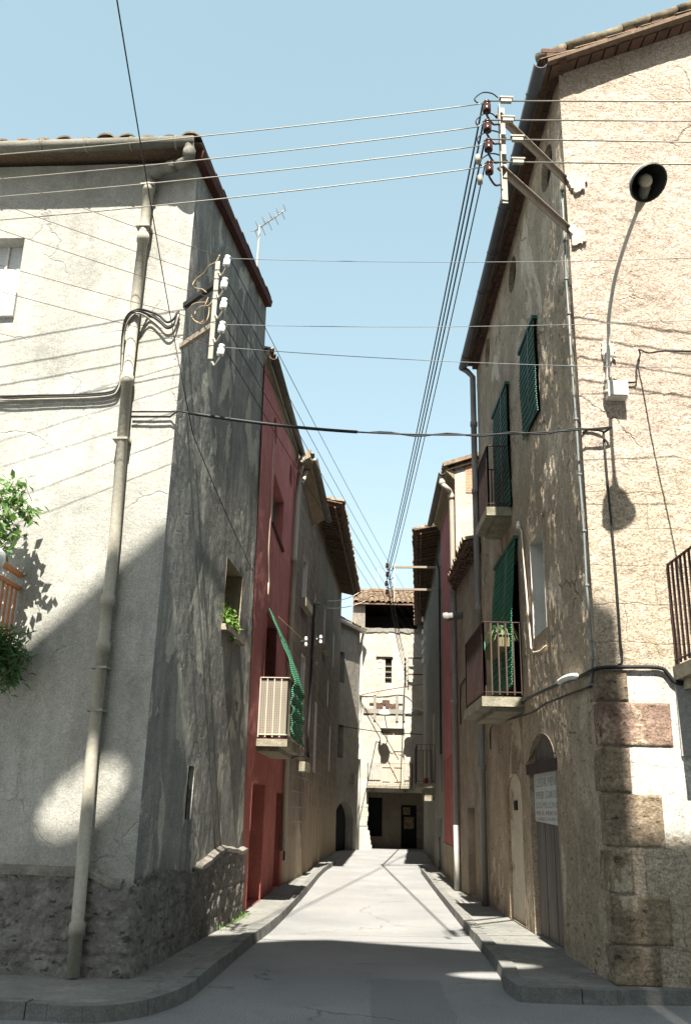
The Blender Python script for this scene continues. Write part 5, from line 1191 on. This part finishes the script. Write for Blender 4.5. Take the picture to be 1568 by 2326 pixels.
mb = MB(); mb.bar(PB2, PT, .045, .05, (1, 0, 0)); mb.build('post', M_STEEL, ibl)
for (a, b, mt) in [((140, 1090), (650, 690), M_BLACK), ((118, 1660), (622, 1345), M_ANGLE)]:
    za = BRL.at(q('f', *a))[1]; mb = MB(); z_ = BRL.at(q('f', *b))[1]; zz = (za + z_) / 2
    mb.bar(BRL.P(-.03, zz), BRL.P(ud, zz), .05, .06); mb.build('arm', mt, ibl)
LI = []
for (x, y) in [(862, 330), (820, 672), (812, 985), (784, 1345), (770, 1695)]:
    p = BRL.on(q('f', x, y)); LI.append(p); z_ = BRL.at(q('f', 700, y + 70))[1]
    insulator(ibl, p, (.12, -.05, 1), .038, .125, M_PORC, BRL.P(ud + .02, p[2] - .09))
mb = MB()
loops = [[(750, 240), (690, 350), (580, 410), (510, 515), (380, 620), (335, 710), (390, 750), (480, 765), (545, 815)], [(575, 965), (400, 975), (310, 1030), (310, 1160), (380, 1260), (450, 1278), (505, 1230), (510, 1100), (530, 1000), (575, 890)], [(590, 1040), (580, 1160), (540, 1260), (460, 1295), (385, 1250)], [(650, 930), (580, 1015), (480, 1025), (390, 1080), (368, 1150)]]
for L in loops: mb.tube(smooth_path([BRL.on(q('f', x, y), .03 * (i % 3)) for i, (x, y) in enumerate(L)], 4), .006, 6)
mb.build('loose_wire', M_ROPE, ibl)
ibr = thing('insulator_bracket', 'angle iron bracket with four brown insulators on the flaking corner house', 'bracket', RC + [0, 0, 9])
a, b = BRR.at(q('i', 838, 465)), BRR.at(q('i', 872, 2310)); ud2 = (a[0] + b[0]) / 2; zlow = BRR.at(q(6, 360, 1140))[1]
mb = MB(); p0, p1 = BRR.P(ud2, zlow), BRR.P(ud2, a[1]); mb.bar(p0, p1, .075, .012, (1, 0, 0)); mb.bar(p0 + [.035, .03, 0], p1 + [.035, .03, 0], .012, .07, (1, 0, 0)); mb.build('post', M_STEEL, ibr)
for (A, B) in [((365, 635), (772, 1020)), ((378, 950), (812, 1372))]:
    zz = (BRR.at(q(6, *A))[1] + BRR.at(q(6, *B))[1]) / 2; mb = MB(); mb.bar(BRR.P(-.03, zz), BRR.P(ud2 + .02, zz), .012, .095); mb.bar(BRR.P(-.03, zz + .045), BRR.P(ud2 + .02, zz + .045), .09, .012); mb.build('arm', M_ANGLE, ibr)
RI = []
for (x, y) in [(562, 455), (572, 875), (598, 1295), (615, 1790)]:
    p = BRR.on(q('i', x, y)); RI.append(p); insulator(ibr, p, (0.03, 0, 1), .047, .15, M_BROWNP, BRR.P(ud2 - .01, p[2] - .10))
for (x, y) in [(365, 1610), (412, 2060)]:
    mb = MB(); p = BRR.on(q('i', x, y)); mb.lathe(p - [0, 0, .05], (0, 0, 1), [(0, 0), (.028, 0), (.028, .1), (0, .1)], 12); mb.build('fuse', M_STEEL, ibr)
mb = MB()
for i, (x0, y0, xm, ym, x1, y1, xa, ya) in enumerate([(390, 400, 520, 145, 800, 260, 290, 300), (380, 905, 570, 595, 780, 715, 320, 780), (395, 1320, 680, 985, 980, 1150, 360, 1150), (470, 1785, 690, 1485, 1010, 1645, 400, 1660)]):
    mb.tube(smooth_path([BRR.on(q('i', *p), .04) for p in [(x0, y0), (xa, ya), ((xa + xm) / 2, (ya + ym) / 2 - 40), (xm, ym), ((xm + x1) / 2 + 20, (ym + y1) / 2 - 30), (x1, y1)]], 5), .008, 6)
mb.build('jumper', M_BLACK, ibr)
# far bracket on the pale grey house
BF = Facade(H4.P(.25, 0), H4.P(.25, 0, 1), 1)
ibf = thing('insulator_bracket', 'two armed steel bracket with small brown insulators far up the lane', 'bracket', H4.P(.25, 6.6))
uo = BF.at(q(4, 1018, 1700))[0]; zA, zB = BF.at(q(5, 1020, 25))[1], BF.at(q(5, 1020, 172))[1]
mb = MB(); mb.bar(BF.P(uo, BF.at(q(5, 1018, 255))[1]), BF.P(uo, BF.at(q(4, 1018, 1570))[1]), .07, .02, (1, 0, 0)); mb.build('post', M_LAMPOUT, ibf)
for z in (zA, zB): mb = MB(); mb.bar(BF.P(-.02, z), BF.P(uo + .05, z), .07, .06); mb.build('arm', M_ANGLE, ibf)
FI = []
for (x, y) in [(971, 1582), (972, 1640), (966, 1700), (969, 1757)]:
    p = BF.on(q(4, x, y)); FI.append(p); insulator(ibf, p, (0, 0, 1), .05, .14, M_BROWNP, BF.P(uo, p[2] - .1))
# last bracket at the lane end
BE = Facade(H4.P(H4.L - .6, 0), H4.P(H4.L - .6, 0, 1), 1)
ibe = thing('insulator_bracket', 'thin iron bracket on the right in front of the ivory house window', 'bracket', H4.P(H4.L - .6, 8))
uo = BE.at(q(5, 1110, 680))[0]
for y0, y1 in [(626, 621), (727, 735)]:
    z = BE.at(q(5, 1160, (y0 + y1) / 2))[1]; mb = MB(); mb.bar(BE.P(-.02, z), BE.P(uo, z), .06, .06); mb.build('arm', M_IRON, ibe)
mb = MB(); mb.bar(BE.P(uo, BE.at(q(5, 1108, 765))[1]), BE.P(uo, BE.at(q(5, 1108, 612))[1]), .05); mb.build('post', M_STEEL, ibe)
EI = []
for y in (632, 662, 697, 735): p = BE.on(q(5, 1090, y)); EI.append(p); insulator(ibe, p, (0, 0, 1), .05, .13, M_BROWNP, BE.P(uo, p[2] - .08))
# white insulators down the pale grey house edge
WI = []
pos_txt = ['topmost', 'second', 'middle', 'fourth', 'lowest']
for i, (x, y) in enumerate([(352, 1395), (360, 1570), (366, 1735), (368, 1890), (370, 2040)]):
    uu = 14.8; d = H4.solve_d(q('b', x, y), uu); d = min(max(d, .1), .45); p = H4.P(uu, H4.at(q('b', x, y), d)[1], d); WI.append(p)
    t = thing('wall_insulator', '%s of the white insulators hooked on the pale grey house far end' % pos_txt[i], 'insulator', p - [0, 0, .12], 'white insulators on the pale grey house')
    mb = MB(); mb.lathe(p - [0, 0, .1], (0, 0, 1), [(0, 0), (.07, 0), (.075, .1), (.05, .12), (.065, .15), (.06, .2), (0, .21)], 12); mb.build('bell', M_PORC, t)
    mb = MB(); mb.tube(smooth_path([p - [0, 0, .1], p - [0, 0, .17] + H4.n3 * -.03, H4.P(uu + .02, p[2] - .12, max(d - .2, .05)), H4.P(uu, p[2] - .06, 0)], 4), .014, 6); mb.build('hook', M_LAMPOUT, t)
# insulator pair on the masonry house
for lab, x, y in [('white insulator on the brown house just right of its downpipe', 'e', (655, 722)), ('paired white insulator on the masonry house beside the black cable', 'e', (842, 700))]:
    F_2 = B3 if y[0] < 700 else B4; p = F_2.on(q(x, *y), .12); mb = MB()
    for dz in (.0, -.14): mb.lathe(p + [0, 0, dz - .06], (0, 0, 1), [(0, 0), (.05, 0), (.05, .06), (.03, .08), (.045, .1), (0, .11)], 12)
    mb.box(p - F_2.n3 * .06 + [0, 0, -.06], .03, .12, .03, F_2.t3, F_2.n3); mb.build('wall_insulator', M_PORC, label=lab, cat='insulator')

# ================================================================ overhead wires
ordn = ['topmost', 'second from the top', 'third from the top', 'lowest']
xl = [(1, 20, 228), (1, 20, 352), (1, 20, 442), (1, 20, 560)]
for i in range(4):
    e = BRR.on(q('i', *[(352, 408), (345, 903), (380, 1322), (435, 1788)][i]), .02); l = atdist(q(*xl[i]), 8.25); far = l + (l - e) * .6
    w = wire([e, far], .006, .10, 6, 40); w.tube([e, RI[i] + [-.02, 0, .05]], .006, 6)
    w.build('overhead_wire', M_ALU, label='%s of the pale wires crossing the lane to the left house' % ordn[i], cat='wire', group='pale wires crossing the lane')
    r0 = RI[i] + [.03, -.02, .06]; r1 = atdist(q(6, 1568, [512, 636, 770, 912][i]), 8.05); far = r1 + (r1 - r0) * 1.2
    w = thing('overhead_wire', '%s of the pale wires running right across the corner house front' % ordn[i], 'wire', r0, 'pale wires across the corner house')
    wire([r0, far], .0085, .0).build('line', M_ALU, w)
    cpx = [(880, 265), (915, 735), (1075, 1155), (1090, 1655)][i]; c = BRR.on(q('i', *cpx), 0); s = (c[0] - r0[0]) / (far[0] - r0[0]); c = r0 + (far - r0) * s
    mb = MB(); mb.box(c + [0, 0, .005], .12, .045, .05, (1, 0, 0), (0, 1, 0)); mb.box(c + [.0, 0, .035], .15, .06, .018); mb.build('connector', M_STEEL, w)
for i in range(4):
    wire([RI[i] + [-.04, 0, .06], FI[i] + [0, 0, .05]], .0105 if i < 3 else .0075, .22, 6, 40).build('overhead_wire', M_BLACK, label='%s of the black wires running up the lane from the right bracket' % ordn[i], cat='wire', group='black wires along the lane')
    wire([FI[i] + [.03, 0, .04], EI[i] + [0, 0, .05]], .011, .25, 6, 30).build('overhead_wire', M_BLACK, label='%s of the far wires between the two brackets at the lane end' % ordn[i], cat='wire', group='wires at the lane end')
ord5 = ['topmost', 'second from the top', 'middle', 'fourth from the top', 'lowest']
for i in range(5):
    wire([LI[i] + [.03, 0, .03], WI[i] + [0, 0, .05]], .0048, .25, 5, 40).build('overhead_wire', M_BLACK, label='%s thin wire running up the lane from the white insulators' % ord5[i], cat='wire', group='thin wires along the lane')
    lp = atdist(q(1, 20, [376, 510, 642, 822, 955][i]), 8.0); a = LI[i] + [-.03, 0, .03]
    wire([a, lp + (lp - a) * .8], .0034, .03, 5, 24).build('overhead_wire', M_IRON, label='%s thin wire from the white insulators leftwards past the cream front' % ord5[i], cat='wire', group='thin wires past the cream front')
for i, (k, pm_, pe) in enumerate([(0, q(6, 1568, 1508), None), (3, q(6, 1568, 1905), None), (4, q(7, 1568, 385), None)]):
    wire([LI[k] + [.03, 0, .03], atdist(pm_, 8.6)], .0038, .05, 5, 30).build('overhead_wire', M_BLUEC, label='%s of the hair thin wires crossing straight over the lane' % ['topmost', 'middle', 'lowest'][i], cat='wire', group='hair thin wires over the lane')
# black cable across the lane
a0 = LF.on(q(1, 672, 1578), .06); a1 = LF.on(q(1, 870, 1578), .06); a1b = LF.on(q(1, 905, 1574), .12)
b1 = RF.on(q(7, 1062, 760), .12); b0 = RF.on(q(7, 890, 765), .2)
mid = [a1b + (b1 - a1b) * s - np.array([0, 0, .18 * 4 * s * (1 - s)]) for s in np.linspace(0, 1, 40)]
w = MB(); w.tube([a0, a1] + mid, .010, 8); w.tube([a0 + [0, 0, -.06], a1 + [0, 0, -.06], a1b], .012, 6); w.tube(mid[1:17], .019, 8); w.tube([m + [0, 0, .02 * math.sin(i * 1.1)] for i, m in enumerate(mid[17:])], .009, 6)
w.tube(smooth_path([b1, RF.on(q(7, 1020, 790), .05), RF.on(q(7, 985, 782), .04), RF.on(q(7, 905, 778), .03), RF.on(q(7, 880, 800), .02)], 4), .014, 6)
w.build('overhead_cable', M_BLACK, label='thick black cable strung across the lane between both corner houses', cat='cable')
w = [RF.on(q(7, 1012, 785), .03), RF.on(q(7, 1025, 960), .03), RF.on(q(7, 1045, 1200), .03), RF.on(q(7, 1072, 1480), .03), RF.on(q(7, 1095, 1760), .03), RF.on(q(7, 1122, 2160), .03), RF.on(q(8, 1158, 20), .03), RF.on(q(8, 1158, 85), .03), RF.on(q(8, 1130, 105), .03)]
wire(w, .013).build('wall_wire', M_BLACK, label='black wire dropping down the front of the corner house below the lamp', cat='cable')
w = [RF.on(q(7, 1075, 455), .1), RF.on(q(7, 1120, 472), .05), RF.on(q(7, 1190, 478), .04), RF.on(q(7, 1222, 462), .04), RF.on(q(7, 1222, 375), .04), RF.on(q(7, 1245, 300), .04), RF.on(q(7, 1238, 268), .1), RF.on(q(7, 1300, 290), .3), atdist(q(7, 1400, 277), 8.8), atdist(q(7, 1700, 282), 8.0)]
wire(smooth_path(w, 3), .010).build('wall_wire', M_BLACK, label='black wire feeding the street lamp box from the right', cat='cable')
for k, lab in enumerate(['upper', 'middle', 'lower']):
    o_ = k * 9
    pts = [(-60, 1502), (20, 1500 + o_), (230, 1495 + o_), (430, 1490 + o_), (560, 1478 + o_), (600, 1450 + o_), (618, 1390), (624 + k * 4, 1200), (645 + k * 5, 1095 + o_), (700, 1056 + o_), (760, 1066 + o_ * 2), (810, 1085 + o_ * 3), (850, 1120 + o_ * 3.4), (885, 1105 + o_ * 3.2), (912, 1062 + o_)]
    wire(smooth_path([LF.on(q(1, *p), .035 + .012 * k) if not (640 < p[0] < 760) else LF.on(q(1, *p), .17) for p in pts], 4), .014 if k < 2 else .011).build('cable_run', [M_BLACK, M_BLACK, M_STEEL][k], label='%s cable of the bundle clipped across the cream house front' % lab, cat='cable', group='cables on the cream front')
# telephone wire coming from above
pA = atdist((283, 52), 3.8); pC = LF.on(q(1, 892, 1418), .06); pC = LS.P(-.03, pC[2], .05)
w = [pA + (pA - pC) * .6, pC]
pd = [LS.on(q(2, x, y), .04) for x, y in [(985, 130), (1130, 480), (1288, 825)]]
wire(w, .0042, .10, 6, 30).build('overhead_wire', M_BLACK, label='single dark wire falling steeply from above to the cream house corner', cat='wire')
wire([pC] + pd, .006).build('wall_wire', M_BLACK, label='thin wire slanting down the grey side wall', cat='cable')
# washing lines by the masonry house
for i, (p, r, lab) in enumerate([(('c', 600, 2232), ('c', 1030, 2120), 'upper'), (('c', 590, 2330), ('c', 1116, 2230), 'lower')]):
    a = B4.on(q(*p), .1); wire([a, atdist(q(*r), 33)], .013, .1, 5, 16).build('line', M_BEIGE, label='%s beige line strung from the masonry house under its eave' % lab, cat='line')
wire(smooth_path([H4.P(17.6, H4.at(q(5, 1212, 755), .05)[1], .05), atdist(q(5, 1100, 810), 44.0), atdist(q(5, 950, 835), 44.1), FR.P(.1, fu(805, 865)[1], .05)], 8), .018).build('slack_cable', M_IRON, label='slack brown cable across the ivory house under its window', cat='cable')
wire([B4.P(15.5, fu(680, 1095)[1] - .3, .1), atdist(q(5, 900, 1105), 44.0), H4.P(17.9, H4.at(q(5, 1212, 1078), .1)[1], .05)], .02).build('slack_cable', M_BLACK, label='dark cable across the ivory house at the balcony door top', cat='cable')
wire([FR.P(.12, fu(805, 915)[1], .05), FR.on(q(5, 925, 1080), .3), FR.on(q(5, 1045, 1290), .5)], .02).build('slack_cable', M_IRON, label='brown cable slanting down from the white downpipe to the old balcony', cat='cable')
bc = [B4.on(q('e', x, y), .06) for x, y in [(830, 300), (800, 285), (772, 300), (758, 400), (745, 640), (725, 1080), (705, 1600), (690, 1900), (685, 2220)]]
wire(smooth_path(bc, 3), .035).build('cable_run', M_BLACK, label='thick black cable down the masonry house wall', cat='cable')
bc = [B3.on(q('e', x, y), .05) for x, y in [(690, 2215), (640, 2190), (590, 2180), (520, 2190), (460, 2220), (430, 2290)]] + [RD.P(RD.L - .05, z, .04) for z in (1.9, .6)]
wire(smooth_path(bc, 3), .022).build('cable_run', M_BLACK, label='dark cable bending down beside the red house doors', cat='cable')
bc = [RD.on(q('e', 320, 455), .3), B3.on(q('e', 640, 750), .1)]
wire(bc, .006).build('stay_wire', M_ROPE, label='thin stay wire from the green awning to the brown house', cat='wire')

# ================================================================ television antennas
def yagi(name, label, base, top, bdir, bl, n, el, mast=.018):
    t = thing(name, label, 'antenna', base); mb = MB(); mb.tube([base, top], mast, 8); mb.build('mast', M_STEEL, t)
    bdir = np.array(bdir, float); bdir /= np.linalg.norm(bdir); c = top - np.array([0, 0, .05]); mb = MB(); mb.tube([c - bdir * bl * .15, c + bdir * bl * .85], .012, 6); mb.build('boom', M_STEEL, t)
    side = np.cross(bdir, (0, 0, 1)); side /= np.linalg.norm(side); mb = MB()
    for k in range(n):
        p = c + bdir * bl * (-.15 + k / (n - 1)); L = el * 1.5 * (1 - .35 * k / n); w = bdir * .0
        for s in (-1, 1):
            mb.tube([p, p + (side * s * .75 + np.array([0, 0, .5 if k % 2 else -.5])) * L], .006, 5)
    mb.build('element', M_STEEL, t); return t
tb = atdist((579, 640), 15.6); tt = atdist((584, 512), 15.6); tt[0] = tb[0] + .02
yagi('tv_antenna', 'spiky television antenna on a thin mast above the grey roof verge', tb - [0, 0, 1.2], tt, (.75, -.35, .38), .75, 10, .16)
tb = atdist(q(4, 911, 1780), 46); tt = atdist(q(4, 914, 1592), 46); yagi('tv_antenna', 'thin television antenna mast above the ivory house roof', tb - [0, 0, .8], [tb[0], 46, tt[2]], (1, .2, .12), .9, 6, .12, .02)
mb = MB(); c = atdist(q(4, 900, 1744), 46); mb.box(c, .75, .1, .13); mb.box(c - [0, 0, .5], .05, .05, .9); mb.build('chimney_cap', M_WOODB, label='dark flat chimney cap above the ivory house tiles', cat='chimney cap')

# ================================================================ unseen gable wall added behind the viewpoint, and its neighbour, shading the junction
AZ, TE = .035, 1.49
BG = Facade((-4.6, -2, 0), (2.52, -2, 0), 1)      # outer face looks away; the sun passes over and through it
bgt = thing('shading_gable', 'tall unseen gable wall added behind the viewpoint to shade the junction', 'shading wall', (-1, -2, 0))
BG.hole(-3.33 + 4.6, -2.45 + 4.6, 17.92, 18.84, oval=True, sh=.42); BG.hole(.78 + 4.6, 1.72 + 4.6, 18.25, 19.05, oval=True)  # oval holes invented to throw sun spots on the left front and road
px_, pz_ = 4.6 - .73, 22.4
bgz = lambda u: np.where(u < px_, pz_ - .86 * (px_ - u), pz_ - .556 * (u - px_))
panel(BG, 0, 7.12, 0, bgz, 'wall', M_BROWN, bgt, .5); panel(BG, 0, 7.12, 0, bgz, 'wall', M_BROWN, bgt, .5, d=-.12)
for h in BG.holes: reveal(BG, h, .125).build('opening', M_BROWN, bgt)
prism([(2.53, -2.0), (14, -2.0), (14, -6), (2.53, -6)], 0, 18.5).build('neighbouring_house', M_BROWN, label='plain brown house behind the viewpoint beside the added gable wall', cat='house')

# ================================================================ light, sky, camera
el = math.atan(TE)
sun = bpy.data.lights.new('sun', 'SUN'); sun.energy = 4.6; sun.angle = math.radians(.45); sun.color = (1, .945, .84)
so = bpy.data.objects.new('sun', sun); COL.objects.link(so)
so.rotation_euler = Vector((AZ, 1, -TE)).to_track_quat('-Z', 'Y').to_euler()
W = bpy.data.worlds.new('World'); SC.world = W; W.use_nodes = True
nt = W.node_tree; sk = nt.nodes.new('ShaderNodeTexSky'); sk.sky_type = 'NISHITA'; sk.sun_disc = False
sk.sun_elevation = el; sk.sun_rotation = math.pi + math.atan(AZ); sk.altitude = 200; sk.air_density = 1.0; sk.dust_density = 2.0; sk.ozone_density = 1.0
bg = nt.nodes['Background']; hs_ = nt.nodes.new('ShaderNodeHueSaturation'); hs_.inputs['Saturation'].default_value = .72; nt.links.new(sk.outputs[0], hs_.inputs['Color'])
sep = nt.nodes.new('ShaderNodeSeparateColor'); cmb = nt.nodes.new('ShaderNodeCombineColor'); nt.links.new(hs_.outputs[0], sep.inputs[0])
for k, (a_, p_) in enumerate([(1.2, .68), (1.585, .56), (1.49, .58)]):     # hazy pale sky: softer towards the horizon
    m1 = nt.nodes.new('ShaderNodeMath'); m1.operation = 'POWER'; m2 = nt.nodes.new('ShaderNodeMath'); m2.operation = 'MULTIPLY'
    nt.links.new(sep.outputs[k], m1.inputs[0]); m1.inputs[1].default_value = p_; nt.links.new(m1.outputs[0], m2.inputs[0]); m2.inputs[1].default_value = a_; nt.links.new(m2.outputs[0], cmb.inputs[k])
nt.links.new(cmb.outputs[0], bg.inputs[0]); bg.inputs[1].default_value = .088
cam = bpy.data.cameras.new('camera'); co = bpy.data.objects.new('camera', cam); COL.objects.link(co); SC.camera = co
cam.sensor_fit = 'HORIZONTAL'; cam.sensor_width = 24; cam.lens = 24 * F_ / 1568; cam.clip_end = 2000
from mathutils import Matrix
def lvl(v):  # image-plane vector -> world, same roll and pitch as ray()
    x, y = v; c, s = math.cos(RO), math.sin(RO); X = c * x - s * y; Y = s * x + c * y
    return Vector((X, -Y * math.sin(TH), Y * math.cos(TH)))
r_, u_ = lvl((1, 0)), lvl((0, 1)); b_ = r_.cross(u_)
co.matrix_world = Matrix(((r_.x, u_.x, b_.x, 0), (r_.y, u_.y, b_.y, 0), (r_.z, u_.z, b_.z, HC), (0, 0, 0, 1)))
SC.view_settings.view_transform = 'Standard'; SC.view_settings.look = 'None'; SC.view_settings.exposure = 1.86; SC.view_settings.gamma = 1
SC.cycles.max_bounces = 6
